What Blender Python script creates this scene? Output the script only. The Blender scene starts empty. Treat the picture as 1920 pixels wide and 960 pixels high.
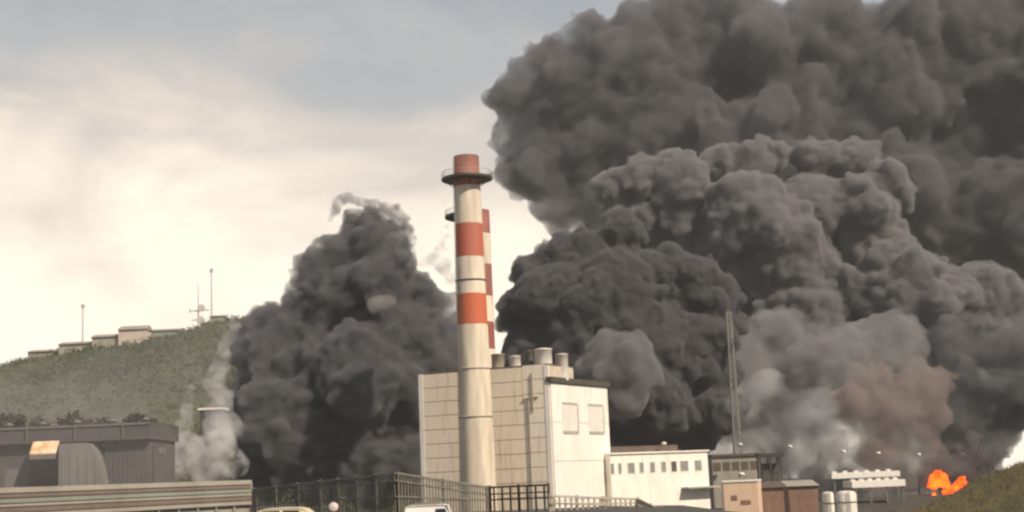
import bpy, math, random
import numpy as np
from mathutils import Vector, Matrix, Euler

R = math.radians
scene = bpy.context.scene
COL = scene.collection

# ------------------------------------------------------------------ camera
EYE = Vector((0.0, 0.0, 2.6))
PITCH, ROLL, FPX = 9.0, -2.4, 2637.0
cam_d = bpy.data.cameras.new("camera")
cam = bpy.data.objects.new("camera", cam_d)
COL.objects.link(cam)
cam_d.sensor_width = 36.0
cam_d.lens = FPX / 1920.0 * 36.0
cam_d.clip_end = 20000.0
cam_d.clip_start = 0.5
CM = Matrix.Rotation(R(90 + PITCH), 4, 'X') @ Matrix.Rotation(R(ROLL), 4, 'Z')
CM.translation = EYE
cam.matrix_world = CM
scene.camera = cam
CR = CM.to_3x3()

# ------------------------------------------------------------------ sky, sun, exposure
SUN_AZ, SUN_EL = 133.0, 43.0          # azimuth clockwise from +Y
sun_dir = Vector((math.sin(R(SUN_AZ)) * math.cos(R(SUN_EL)), math.cos(R(SUN_AZ)) * math.cos(R(SUN_EL)), math.sin(R(SUN_EL))))
sun_d = bpy.data.lights.new("sun", 'SUN')
sun_d.energy = 4.4
sun_d.angle = R(0.6)
sun_d.color = (1.0, 0.88, 0.72)
sun = bpy.data.objects.new("sun", sun_d)
sun.rotation_euler = sun_dir.to_track_quat('Z', 'Y').to_euler()
sun.location = (60, -60, 90)
COL.objects.link(sun)

world = bpy.data.worlds.new("World")
scene.world = world
world.use_nodes = True
wt = world.node_tree
wt.nodes.clear()


def N(t, kind, **kw):
    n = t.nodes.new(kind)
    for k, v in kw.items():
        setattr(n, k, v)
    return n


def build_sky():
    t = wt
    L = t.links.new
    out = N(t, 'ShaderNodeOutputWorld')
    tc = N(t, 'ShaderNodeTexCoord')
    sky = N(t, 'ShaderNodeTexSky')
    sky.sky_type = 'NISHITA'
    sky.sun_disc = False
    sky.sun_elevation = R(SUN_EL)
    sky.sun_rotation = R(SUN_AZ)
    sky.dust_density = 3.0
    b1 = N(t, 'ShaderNodeBackground')
    b1.inputs[1].default_value = 0.10
    L(sky.outputs[0], b1.inputs[0])
    sep = N(t, 'ShaderNodeSeparateXYZ')
    L(tc.outputs['Generated'], sep.inputs[0])
    # cloud turbulence, stretched sideways
    mp = N(t, 'ShaderNodeMapping')
    mp.inputs['Scale'].default_value = (2.2, 2.2, 5.0)
    mp.inputs['Rotation'].default_value = (0.0, R(24), 0.0)
    L(tc.outputs['Generated'], mp.inputs[0])
    n1 = N(t, 'ShaderNodeTexNoise')
    n1.inputs['Scale'].default_value = 2.6
    n1.inputs['Detail'].default_value = 6.0
    n1.inputs['Roughness'].default_value = 0.55
    n1.inputs['Distortion'].default_value = 0.4
    L(mp.outputs[0], n1.inputs['Vector'])
    # height in the cloud deck = z + tilt * x + noise
    m1 = N(t, 'ShaderNodeMath', operation='MULTIPLY_ADD')
    L(sep.outputs['X'], m1.inputs[0])
    m1.inputs[1].default_value = 0.10
    L(sep.outputs['Z'], m1.inputs[2])
    m2 = N(t, 'ShaderNodeMath', operation='MULTIPLY_ADD')
    L(n1.outputs['Fac'], m2.inputs[0])
    m2.inputs[1].default_value = 0.26
    L(m1.outputs[0], m2.inputs[2])
    m3 = N(t, 'ShaderNodeMath', operation='SUBTRACT')
    L(m2.outputs[0], m3.inputs[0])
    m3.inputs[1].default_value = 0.088
    # the cream glow lies ahead; the deck behind the viewer is greyer
    yb = N(t, 'ShaderNodeMapRange')
    yb.inputs[1].default_value, yb.inputs[2].default_value = 0.75, -0.35
    yb.inputs[3].default_value, yb.inputs[4].default_value = 0.0, 0.34
    L(sep.outputs['Y'], yb.inputs[0])
    m4 = N(t, 'ShaderNodeMath', operation='ADD')
    L(m3.outputs[0], m4.inputs[0]); L(yb.outputs[0], m4.inputs[1])
    m3 = m4
    cr = N(t, 'ShaderNodeValToRGB')
    e = cr.color_ramp
    pts = [(0.0, (0.90, 0.80, 0.69)), (0.10, (0.94, 0.85, 0.72)), (0.18, (0.92, 0.81, 0.67)), (0.235, (0.70, 0.61, 0.515)),
           (0.28, (0.51, 0.465, 0.42)), (0.32, (0.375, 0.375, 0.375)), (0.37, (0.30, 0.32, 0.34)), (0.6, (0.22, 0.24, 0.27)), (1.0, (0.20, 0.225, 0.26))]
    while len(e.elements) < len(pts):
        e.elements.new(0.5)
    for el, (p, c) in zip(e.elements, pts):
        el.position = p
        el.color = (*c, 1)
    L(m3.outputs[0], cr.inputs[0])
    b2 = N(t, 'ShaderNodeBackground')
    b2.inputs[1].default_value = 1.08
    L(cr.outputs[0], b2.inputs[0])
    mx = N(t, 'ShaderNodeMixShader')
    mx.inputs[0].default_value = 0.92
    L(b1.outputs[0], mx.inputs[1])
    L(b2.outputs[0], mx.inputs[2])
    L(mx.outputs[0], out.inputs[0])


build_sky()
vs = scene.view_settings
scene.display_settings.display_device = 'sRGB'
vs.view_transform = 'Standard'
vs.look = 'None'
vs.exposure = 0.35
vs.gamma = 1.0
vs.use_curve_mapping = False

cy = scene.cycles
scene.render.engine = 'CYCLES'
cy.max_bounces = 8
cy.diffuse_bounces = 3
cy.glossy_bounces = 2
cy.volume_bounces = 5
cy.transparent_max_bounces = 16
cy.use_denoising = True
cy.sample_clamp_indirect = 5.0
scene.render.filter_size = 1.5
cy.pixel_filter_type = 'BLACKMAN_HARRIS'
cy.filter_width = 2.5

# ------------------------------------------------------------------ helpers
WL = {}
GZ = -9.0            # level of the plant yard, below the road the camera stands on


def at(px, py, Y):
    """world point at depth Y (metres north of the camera) seen at that place of the photograph"""
    d = CR @ Vector(((px - 960.0) / FPX, (480.0 - py) / FPX, -1.0))
    return EYE + d * (Y / d.y)


def proj(p):
    q = CR.transposed() @ (Vector(p) - EYE)
    return (960 + FPX * q.x / -q.z, 480 - FPX * q.y / -q.z)


def mpp(Y):
    return Y / FPX


def tag(o, label=None, cat=None, group=None, kind=None):
    if label: o['label'] = label
    if cat: o['category'] = cat
    if group: o['group'] = group
    if kind: o['kind'] = kind
    return o


def empty(name, loc, label, cat, group=None):
    o = bpy.data.objects.new(name, None)
    COL.objects.link(o)
    o.location = loc
    o.empty_display_size = 0.3
    WL[o] = Vector(loc)
    return tag(o, label, cat, group)


def link_mesh(name, me, m, parent=None, org=None):
    o = bpy.data.objects.new(name, me)
    COL.objects.link(o)
    if m: me.materials.append(m)
    if parent:
        o.parent = parent
        WL[o] = Vector(WL[parent])
    else:
        o.location = org if org is not None else (0, 0, 0)
        WL[o] = Vector(o.location)
    return o


class MB:
    def __init__(s):
        s.v, s.f, s.sm = [], [], []

    def add(s, vs_, fs_, smooth=False):
        b = len(s.v)
        s.v += [Vector(p) for p in vs_]
        s.f += [tuple(i + b for i in f) for f in fs_]
        s.sm += [smooth] * len(fs_)
        return s

    def obox(s, c, ax, ay, az):
        c, ax, ay, az = Vector(c), Vector(ax), Vector(ay), Vector(az)
        if ax.cross(ay).dot(az) < 0: ax = -ax
        p = [c + ax * i + ay * j + az * k for k in (-1, 1) for j in (-1, 1) for i in (-1, 1)]
        return s.add(p, [(0, 2, 3, 1), (4, 5, 7, 6), (0, 1, 5, 4), (2, 6, 7, 3), (0, 4, 6, 2), (1, 3, 7, 5)])

    def box(s, c, size, rz=0.0):
        ca, sa = math.cos(rz), math.sin(rz)
        return s.obox(c, (ca * size[0] / 2, sa * size[0] / 2, 0), (-sa * size[1] / 2, ca * size[1] / 2, 0), (0, 0, size[2] / 2))

    def bar(s, a, b, w, h=None, up=(0, 0, 1)):
        a, b = Vector(a), Vector(b)
        h = h or w
        d = b - a
        x = d.cross(Vector(up))
        if x.length < 1e-5: x = d.cross(Vector((1, 0, 0)))
        x.normalize()
        z = x.cross(d).normalized()
        return s.obox((a + b) / 2, x * (w / 2), d / 2, z * (h / 2))

    def tube(s, a, b, r0, r1=None, n=10, cap=True):
        a, b = Vector(a), Vector(b)
        r1 = r0 if r1 is None else r1
        d = (b - a).normalized()
        x = d.cross(Vector((0, 0, 1)))
        if x.length < 1e-4: x = Vector((1, 0, 0))
        x.normalize()
        y = d.cross(x)
        ring = [(math.cos(2 * math.pi * i / n), math.sin(2 * math.pi * i / n)) for i in range(n)]
        vs_ = [a + (x * c + y * q) * r0 for c, q in ring] + [b + (x * c + y * q) * r1 for c, q in ring]
        s.add(vs_, [(i, (i + 1) % n, n + (i + 1) % n, n + i) for i in range(n)], True)
        if cap: s.add(vs_, [tuple(range(n - 1, -1, -1)), tuple(range(n, 2 * n))])
        return s

    def lathe(s, c, prof, n=32, axis=None):
        c = Vector(c)
        az = Vector(axis).normalized() if axis else Vector((0, 0, 1))
        ax = az.cross(Vector((0, 1, 0.01))).normalized()
        ay = az.cross(ax)
        vs_ = []
        for r, z in prof:
            for i in range(n):
                t = 2 * math.pi * i / n
                vs_.append(c + ax * (r * math.cos(t)) + ay * (r * math.sin(t)) + az * z)
        fs_ = []
        for k in range(len(prof) - 1):
            for i in range(n):
                j = (i + 1) % n
                fs_.append((k * n + i, k * n + j, k * n + n + j, k * n + n + i))
        return s.add(vs_, fs_, True)

    def prism(s, poly, d):
        """closed polygon (3D points) pushed along d"""
        n = len(poly)
        d = Vector(d)
        vs_ = [Vector(p) for p in poly] + [Vector(p) + d for p in poly]
        return s.add(vs_, [tuple(range(n))[::-1], tuple(range(n, 2 * n))] + [(i, (i + 1) % n, n + (i + 1) % n, n + i) for i in range(n)])

    def build(s, name, m, parent=None, label=None):
        if parent: org = WL[parent]
        else: org = sum(s.v, Vector()) / max(1, len(s.v)); org.z = min(p.z for p in s.v)
        me = bpy.data.meshes.new(name)
        me.from_pydata([p - org for p in s.v], [], s.f)
        me.polygons.foreach_set('use_smooth', s.sm)
        me.update()
        o = link_mesh(name, me, m, parent, org)
        if label: o['label'] = label
        return o


def mesh_np(name, v, f):
    me = bpy.data.meshes.new(name)
    v = np.asarray(v, dtype=np.float32)
    f = np.asarray(f, dtype=np.int32)
    k = f.shape[1]
    me.vertices.add(len(v)); me.vertices.foreach_set('co', v.ravel())
    me.loops.add(f.size); me.loops.foreach_set('vertex_index', f.ravel())
    me.polygons.add(len(f)); me.polygons.foreach_set('loop_start', np.arange(0, f.size, k, dtype=np.int32))
    me.update(calc_edges=True)
    return me


def children(o):
    return [c for c in bpy.data.objects if c.parent == o]


def copy_tree(o, parent=None):
    c = o.copy()
    COL.objects.link(c)
    if parent:
        c.parent = parent
    for ch in children(o):
        copy_tree(ch, c)
    return c


# ------------------------------------------------------------------ materials
def mat(name, c1, c2=None, rough=0.8, scale=0.6, stretch=(1, 1, 1), bump=0.15, metal=0.0, contrast=(0.35, 0.7), stain=None, stain_scale=0.25, bscale=None):
    m = bpy.data.materials.new(name)
    m.use_nodes = True
    t = m.node_tree
    L = t.links.new
    p = t.nodes['Principled BSDF']
    p.inputs['Roughness'].default_value = rough
    p.inputs['Metallic'].default_value = metal
    tc = N(t, 'ShaderNodeTexCoord')
    mp = N(t, 'ShaderNodeMapping')
    mp.inputs['Scale'].default_value = stretch
    L(tc.outputs['Object'], mp.inputs[0])
    n = N(t, 'ShaderNodeTexNoise')
    n.inputs['Scale'].default_value = scale
    n.inputs['Detail'].default_value = 7
    n.inputs['Roughness'].default_value = 0.6
    L(mp.outputs[0], n.inputs['Vector'])
    r = N(t, 'ShaderNodeMapRange')
    r.inputs[1].default_value, r.inputs[2].default_value = contrast
    L(n.outputs['Fac'], r.inputs[0])
    mx = N(t, 'ShaderNodeMix', data_type='RGBA')
    mx.inputs[6].default_value = (*c1, 1)
    mx.inputs[7].default_value = (*(c2 or tuple(x * 0.75 for x in c1)), 1)
    L(r.outputs[0], mx.inputs[0])
    col = mx.outputs[2]
    if stain:
        mp2 = N(t, 'ShaderNodeMapping')
        mp2.inputs['Scale'].default_value = (1.6, 1.6, 0.18)
        L(tc.outputs['Object'], mp2.inputs[0])
        n2 = N(t, 'ShaderNodeTexNoise')
        n2.inputs['Scale'].default_value = stain_scale
        n2.inputs['Detail'].default_value = 8
        n2.inputs['Roughness'].default_value = 0.7
        L(mp2.outputs[0], n2.inputs['Vector'])
        r2 = N(t, 'ShaderNodeMapRange')
        r2.inputs[1].default_value, r2.inputs[2].default_value = 0.52, 0.75
        r2.inputs[4].default_value = 0.75
        L(n2.outputs['Fac'], r2.inputs[0])
        mx2 = N(t, 'ShaderNodeMix', data_type='RGBA')
        L(r2.outputs[0], mx2.inputs[0])
        L(col, mx2.inputs[6])
        mx2.inputs[7].default_value = (*stain, 1)
        col = mx2.outputs[2]
    L(col, p.inputs['Base Color'])
    if bump:
        b = N(t, 'ShaderNodeBump')
        b.inputs['Strength'].default_value = bump
        b.inputs['Distance'].default_value = 0.05
        nb = N(t, 'ShaderNodeTexNoise')
        nb.inputs['Scale'].default_value = bscale or scale * 6
        nb.inputs['Detail'].default_value = 5
        L(tc.outputs['Object'], nb.inputs['Vector'])
        L(nb.outputs['Fac'], b.inputs['Height'])
        L(b.outputs[0], p.inputs['Normal'])
    return m


M = {
    'ground': mat('dirt_and_asphalt', (0.075, 0.068, 0.058), (0.045, 0.042, 0.038), 0.95, 0.08),
    'tan_wall': mat('tan_panel', (0.83, 0.71, 0.56), (0.77, 0.64, 0.49), 0.75, 0.09, (1, 1, 0.5), stain=(0.36, 0.27, 0.19), stain_scale=0.5),
    'tan_wall_pale': mat('pale_tan_panel', (0.83, 0.75, 0.62), (0.76, 0.68, 0.55), 0.75, 0.12, (1, 1, 0.5), stain=(0.36, 0.31, 0.25), stain_scale=0.6),
    'joint': mat('panel_joint', (0.58, 0.48, 0.37), None, 0.9),
    'white_wall': mat('white_panel', (0.82, 0.77, 0.70), (0.76, 0.70, 0.62), 0.7, 0.15, (1, 1, 0.4), stain=(0.52, 0.46, 0.39), stain_scale=0.6),
    'white_paint': mat('white_render', (0.82, 0.77, 0.69), (0.74, 0.68, 0.58), 0.8, 0.35, stain=(0.50, 0.44, 0.34), stain_scale=0.9),
    'grey_trim': mat('grey_trim', (0.40, 0.38, 0.33), (0.33, 0.31, 0.27), 0.6, 0.5),
    'roof_dark': mat('dark_roof', (0.075, 0.068, 0.05), (0.05, 0.045, 0.035), 0.9, 0.4),
    'roof_brown': mat('brown_roof', (0.12, 0.085, 0.065), (0.075, 0.055, 0.042), 0.9, 0.4),
    'dark_steel': mat('dark_steel', (0.055, 0.048, 0.040), (0.035, 0.030, 0.026), 0.55, 1.5),
    'grey_steel': mat('grey_steel', (0.17, 0.165, 0.15), (0.11, 0.105, 0.095), 0.55, 1.2),
    'fence_steel': mat('fence_steel', (0.20, 0.18, 0.15), (0.12, 0.11, 0.09), 0.6, 1.2),
    'fence_pale': mat('fence_pale', (0.42, 0.37, 0.30), (0.30, 0.26, 0.21), 0.6, 1.2),
    'vent_white': mat('vent_white', (0.72, 0.67, 0.60), (0.58, 0.53, 0.46), 0.5, 0.7, stain=(0.4, 0.33, 0.26)),
    'vent_tan': mat('vent_tan', (0.40, 0.34, 0.25), (0.28, 0.24, 0.18), 0.6, 0.7),
    'glass': mat('window_glass', (0.28, 0.27, 0.24), (0.20, 0.20, 0.18), 0.25, 0.8, bump=0.0),
    'glass_dark': mat('dark_glass', (0.03, 0.032, 0.035), (0.02, 0.02, 0.022), 0.08, 0.8, bump=0.0),
    'pink_wall': mat('pink_render', (0.66, 0.47, 0.34), (0.58, 0.40, 0.28), 0.85, 0.5, stain=(0.45, 0.30, 0.2), stain_scale=1.2),
    'brown_wall': mat('brown_brick', (0.24, 0.145, 0.10), (0.16, 0.095, 0.07), 0.9, 0.8),
    'concrete': mat('weathered_concrete', (0.33, 0.30, 0.26), (0.23, 0.205, 0.175), 0.9, 0.4, stain=(0.14, 0.12, 0.10), stain_scale=0.8),
    'dark_wall': mat('dark_concrete', (0.085, 0.08, 0.078), (0.055, 0.050, 0.050), 0.9, 0.25),
    'bank': mat('dry_grass_bank', (0.115, 0.088, 0.034), (0.065, 0.06, 0.026), 0.95, 0.09, contrast=(0.4, 0.62)),
    'mast_steel': mat('galvanised_steel', (0.23, 0.22, 0.20), (0.17, 0.165, 0.15), 0.5, 1.0),
    'pane_grey': mat('pale_grey_pane', (0.72, 0.68, 0.61), (0.64, 0.60, 0.53), 0.5, 0.5),
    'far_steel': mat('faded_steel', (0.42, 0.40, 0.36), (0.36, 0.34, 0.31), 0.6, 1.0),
    'scorched': mat('scorched_earth', (0.06, 0.052, 0.038), (0.035, 0.030, 0.024), 0.95, 0.4),
    'hill': mat('hill_scrub', (0.058, 0.06, 0.026), (0.042, 0.046, 0.022), 0.95, 0.02, contrast=(0.4, 0.6), bump=0.4, bscale=0.4),
    'leaf': mat('scrub_leaf', (0.088, 0.092, 0.038), (0.055, 0.062, 0.03), 0.9, 0.018, contrast=(0.4, 0.6), bump=0),
    'tree_leaf': mat('dark_leaf', (0.045, 0.045, 0.030), (0.03, 0.032, 0.02), 0.9, 0.5, bump=0),
    'grass': mat('dry_grass', (0.125, 0.095, 0.036), (0.07, 0.064, 0.028), 0.9, 0.09, contrast=(0.4, 0.62), bump=0),
    'bark': mat('bark', (0.09, 0.07, 0.05), None, 0.95, 3),
    'tarp': mat('grey_tarpaulin', (0.20, 0.185, 0.175), (0.14, 0.13, 0.125), 0.7, 0.4, (1, 1, 0.4)),
    'orange_sheet': mat('orange_sheet', (0.62, 0.38, 0.16), (0.80, 0.62, 0.46), 0.6, 0.35, contrast=(0.45, 0.55)),
    'rail': mat('weathered_rail', (0.38, 0.34, 0.29), (0.27, 0.235, 0.195), 0.6, 0.25),
    'rail_green': mat('green_grey_rail', (0.26, 0.28, 0.235), (0.20, 0.20, 0.165), 0.6, 0.25),
    'rail_brown': mat('brown_rail', (0.20, 0.155, 0.125), (0.14, 0.105, 0.085), 0.7, 0.25),
    'car_cream': mat('cream_paint', (0.70, 0.60, 0.42), (0.66, 0.56, 0.39), 0.3, 0.4, bump=0),
    'car_white': mat('white_paint_car', (0.74, 0.71, 0.66), (0.70, 0.66, 0.60), 0.3, 0.4, bump=0),
    'rubber': mat('rubber', (0.025, 0.025, 0.025), None, 0.9),
    'pale_pink': mat('pale_pink_paint', (0.62, 0.50, 0.47), (0.5, 0.4, 0.38), 0.5, 1.0),
    'stone': mat('fort_stone', (0.56, 0.46, 0.38), (0.44, 0.36, 0.29), 0.9, 0.2),
    'stone_grey': mat('grey_stone', (0.36, 0.32, 0.27), (0.27, 0.24, 0.20), 0.9, 0.2),
    'stone_roof': mat('fort_roof', (0.30, 0.265, 0.21), (0.22, 0.195, 0.155), 0.9, 0.2),
}


def banded(name, bands, dirt=0.55):
    """painted bands down a chimney: bands = [(top z, colour)] from the ground up, in object z"""
    m = bpy.data.materials.new(name)
    m.use_nodes = True
    t = m.node_tree
    L = t.links.new
    p = t.nodes['Principled BSDF']
    p.inputs['Roughness'].default_value = 0.7
    tc = N(t, 'ShaderNodeTexCoord')
    sep = N(t, 'ShaderNodeSeparateXYZ')
    L(tc.outputs['Object'], sep.inputs[0])
    H = bands[-1][0]
    nz = N(t, 'ShaderNodeTexNoise')
    nz.inputs['Scale'].default_value = 1.2
    nz.inputs['Detail'].default_value = 6
    L(tc.outputs['Object'], nz.inputs['Vector'])
    wob = N(t, 'ShaderNodeMath', operation='MULTIPLY_ADD')
    L(nz.outputs['Fac'], wob.inputs[0])
    wob.inputs[1].default_value = 0.25
    L(sep.outputs['Z'], wob.inputs[2])
    dv = N(t, 'ShaderNodeMath', operation='DIVIDE')
    L(wob.outputs[0], dv.inputs[0])
    dv.inputs[1].default_value = H
    cr = N(t, 'ShaderNodeValToRGB')
    e = cr.color_ramp
    e.interpolation = 'CONSTANT'
    z0 = 0.0
    items = []
    for z1, c in bands:
        items.append((z0 / H, c)); z0 = z1
    while len(e.elements) < len(items):
        e.elements.new(0.99)
    for el, (pp, c) in zip(e.elements, items):
        el.position = pp
        el.color = (*c, 1)
    L(dv.outputs[0], cr.inputs[0])
    mp = N(t, 'ShaderNodeMapping')
    mp.inputs['Scale'].default_value = (1, 1, 0.12)
    L(tc.outputs['Object'], mp.inputs[0])
    n2 = N(t, 'ShaderNodeTexNoise')
    n2.inputs['Scale'].default_value = 0.7
    n2.inputs['Detail'].default_value = 8
    L(mp.outputs[0], n2.inputs['Vector'])
    r = N(t, 'ShaderNodeMapRange')
    r.inputs[1].default_value, r.inputs[2].default_value, r.inputs[4].default_value = 0.38, 0.70, dirt
    L(n2.outputs['Fac'], r.inputs[0])
    mx = N(t, 'ShaderNodeMix', data_type='RGBA')
    L(r.outputs[0], mx.inputs[0])
    L(cr.outputs[0], mx.inputs[6])
    mx.inputs[7].default_value = (0.24, 0.18, 0.125, 1)
    so = N(t, 'ShaderNodeMath', operation='MULTIPLY_ADD')
    L(n2.outputs['Fac'], so.inputs[0]); so.inputs[1].default_value = 9.0
    L(sep.outputs['Z'], so.inputs[2])
    r3 = N(t, 'ShaderNodeMapRange')
    r3.inputs[1].default_value, r3.inputs[2].default_value, r3.inputs[4].default_value = H + 0.5, H + 5.0, 0.75
    L(so.outputs[0], r3.inputs[0])
    mx3 = N(t, 'ShaderNodeMix', data_type='RGBA')
    L(r3.outputs[0], mx3.inputs[0])
    L(mx.outputs[2], mx3.inputs[6])
    mx3.inputs[7].default_value = (0.06, 0.035, 0.028, 1)
    L(mx3.outputs[2], p.inputs['Base Color'])
    return m


def smoke_mat(name, density, albedo, noise=None):
    """smoke: scattering + absorption; noise = (scale, low, high) tears it into wisps"""
    m = bpy.data.materials.new(name)
    m.use_nodes = True
    t = m.node_tree
    t.nodes.clear()
    L = t.links.new
    out = N(t, 'ShaderNodeOutputMaterial')
    s = N(t, 'ShaderNodeVolumeScatter')
    s.inputs['Color'].default_value = (*albedo, 1)
    s.inputs['Density'].default_value = density
    s.inputs['Anisotropy'].default_value = 0.0
    a = N(t, 'ShaderNodeVolumeAbsorption')
    a.inputs['Color'].default_value = (*albedo, 1)
    a.inputs['Density'].default_value = density
    if noise:
        tc = N(t, 'ShaderNodeTexCoord')
        n_ = N(t, 'ShaderNodeTexNoise')
        n_.inputs['Scale'].default_value = noise[0]
        n_.inputs['Detail'].default_value = 3
        n_.inputs['Roughness'].default_value = 0.6
        L(tc.outputs['Object'], n_.inputs['Vector'])
        r = N(t, 'ShaderNodeMapRange')
        r.inputs[1].default_value, r.inputs[2].default_value, r.inputs[4].default_value = noise[1], noise[2], density
        L(n_.outputs['Fac'], r.inputs[0])
        L(r.outputs[0], s.inputs['Density']); L(r.outputs[0], a.inputs['Density'])
    ad = N(t, 'ShaderNodeAddShader')
    L(s.outputs[0], ad.inputs[0]); L(a.outputs[0], ad.inputs[1])
    L(ad.outputs[0], out.inputs['Volume'])
    return m


# ------------------------------------------------------------------ ground
gm = MB()
gm.add([(-800, -150, GZ), (800, -150, GZ), (800, 1500, GZ), (-800, 1500, GZ)], [(0, 1, 2, 3)])
o = gm.build('ground', M['ground']); tag(o, 'dark flat ground of the industrial yard', kind='structure')
tm = MB()
tm.prism([(-170, -60, GZ - 0.5), (60, -60, GZ - 0.5), (60, 58, GZ - 0.5), (14, 62, GZ - 0.5), (12.6, 113, GZ - 0.5), (8, 121, GZ - 0.5), (-22, 121, GZ - 0.5), (-40, 262, GZ - 0.5), (-170, 262, GZ - 0.5)], (0, 0, 0.5 - GZ))
o = tm.build('road_terrace', M['ground']); tag(o, 'raised roadside terrace in the foreground', kind='structure')
# thin daylight haze over the whole place
hz = MB(); hz.prism([(-820, -170, GZ - 1), (820, -170, GZ - 1), (820, 1520, GZ - 1), (-820, 1520, GZ - 1)], (0, 0, 300))
hm = bpy.data.materials.new('haze_air'); hm.use_nodes = True
ht = hm.node_tree; ht.nodes.clear()
ho = N(ht, 'ShaderNodeOutputMaterial'); hv = N(ht, 'ShaderNodeVolumePrincipled')
hv.inputs['Color'].default_value = (0.97, 0.96, 0.945, 1); hv.inputs['Density'].default_value = 0.00012; hv.inputs['Density Attribute'].default_value = ''
ht.links.new(hv.outputs[0], ho.inputs['Volume'])
o = hz.build('haze', hm); tag(o, 'thin pale haze in the air over the whole plant', kind='stuff')

# ------------------------------------------------------------------ hill
rng = np.random.default_rng(7)
sky_px = [(-500, 800), (-200, 720), (0, 690), (60, 672), (180, 648), (300, 632), (345, 625), (400, 600), (520, 592), (640, 600), (760, 650), (880, 730), (1000, 830), (1100, 905)]
HY = 700.0
ridge = [at(x, y, HY) for x, y in sky_px]
rx = np.array([p.x for p in ridge]); rz = np.array([max(p.z, GZ) - GZ for p in ridge])


def vnoise(x, y, s):
    """cheap smooth noise"""
    return (np.sin(x / s + 1.3 * np.sin(y / s * 0.7)) * np.cos(y / s * 1.1 + 1.7 * np.sin(x / s * 0.6)))


def hill_z(x, y):
    h = np.interp(x, rx, rz)
    t = np.clip((y - 430.0) / (HY - 430.0), 0, 1)
    up = t * t * (3 - 2 * t) * 0.55 + t * 0.45
    t2 = np.clip((y - HY - 40) / 500.0, 0, 1)
    z = h * up * (1 - t2 * t2 * (3 - 2 * t2))
    z = z + (vnoise(x, y, 34.0) * 2.4 + vnoise(x + 90, y, 15.0) * 1.1) * np.clip(h / 30, 0, 1) * np.sin(np.clip(t, 0, 1) * math.pi)
    return z - 0.6 + GZ


gx = np.arange(-420, 60, 4.0); gy = np.concatenate([np.arange(425, 760, 4.0), np.arange(760, 1260, 20.0)])
X, Y = np.meshgrid(gx, gy)
Z = hill_z(X, Y)
nx, ny = len(gx), len(gy)
idx = np.arange(nx * ny).reshape(ny, nx)
F = np.stack([idx[:-1, :-1], idx[:-1, 1:], idx[1:, 1:], idx[1:, :-1]], -1).reshape(-1, 4)
me = mesh_np('hill', np.stack([X, Y, Z], -1).reshape(-1, 3), F)
me.polygons.foreach_set('use_smooth', [True] * len(F))
o = link_mesh('hill', me, M['hill']); tag(o, 'green scrub covered hill rising at the left behind the plant', kind='structure')


def leaf_cloud(centres, radii, per, size, seed, flat=0.7):
    """many small leaf-clump quads round each centre -> verts, faces"""
    g = np.random.default_rng(seed)
    n = len(centres)
    c = np.repeat(centres, per, 0); r = np.repeat(radii, per)
    d = g.normal(size=(n * per, 3)); d /= np.linalg.norm(d, axis=1, keepdims=True)
    d *= (g.random((n * per, 1)) ** 0.45)
    p = c + d * r[:, None] * np.array([1, 1, flat])
    a = g.normal(size=(n * per, 3)); a /= np.linalg.norm(a, axis=1, keepdims=True)
    b = np.cross(a, g.normal(size=(n * per, 3))); b /= np.linalg.norm(b, axis=1, keepdims=True)
    s = (size * (0.6 + 0.8 * g.random(n * per)))[:, None]
    v = np.stack([p - a * s - b * s * 0.6, p + a * s - b * s * 0.5, p + a * s * 0.8 + b * s * 0.6, p - a * s * 0.9 + b * s * 0.5], 1).reshape(-1, 3)
    return v, np.arange(len(v)).reshape(-1, 4)


n = 12000
bx = rng.uniform(-330, 0, n); by = rng.uniform(450, 712, n)
keep = (vnoise(bx, by, 21.0) + 0.6 * vnoise(bx, by, 7.0) + rng.normal(0, 0.6, n)) > -0.9
bx, by = bx[keep], by[keep]
bz = hill_z(bx, by)
br = 0.8 + 3.2 * rng.random(len(bx)) ** 3.0
v, f = leaf_cloud(np.stack([bx, by, bz + br * 0.35], 1), br, 22, 0.40, 3)
o = link_mesh('shrubbery', mesh_np('shrubbery', v, f), M['leaf']); tag(o, 'olive green scrub and bushes covering the hillside', kind='stuff')


# ------------------------------------------------------------------ smoke
def ico(sub):
    import bmesh
    b = bmesh.new()
    bmesh.ops.create_icosphere(b, subdivisions=sub, radius=1.0)
    b.verts.ensure_lookup_table()
    v = np.array([p.co[:] for p in b.verts]); f = np.array([[q.index for q in p.verts] for p in b.faces])
    b.free()
    return v, f


ICO1, ICO2, ICO3 = ico(1), ico(2), ico(3)


def spheres(cs, rs, tmpl):
    v, f = tmpl
    n = len(cs)
    V = cs[:, None, :] + v[None] * rs[:, None, None]
    Fx = f[None] + (np.arange(n) * len(v))[:, None, None]
    return V.reshape(-1, 3), Fx.reshape(-1, 3)


def dirs(g, n):
    d = g.normal(size=(n, 3))
    return d / np.linalg.norm(d, axis=1, keepdims=True)


def tex(kind, scale, **kw):
    t = bpy.data.textures.new('billow', kind)
    t.noise_scale = scale
    for k, v in kw.items(): setattr(t, k, v)
    return t


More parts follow.
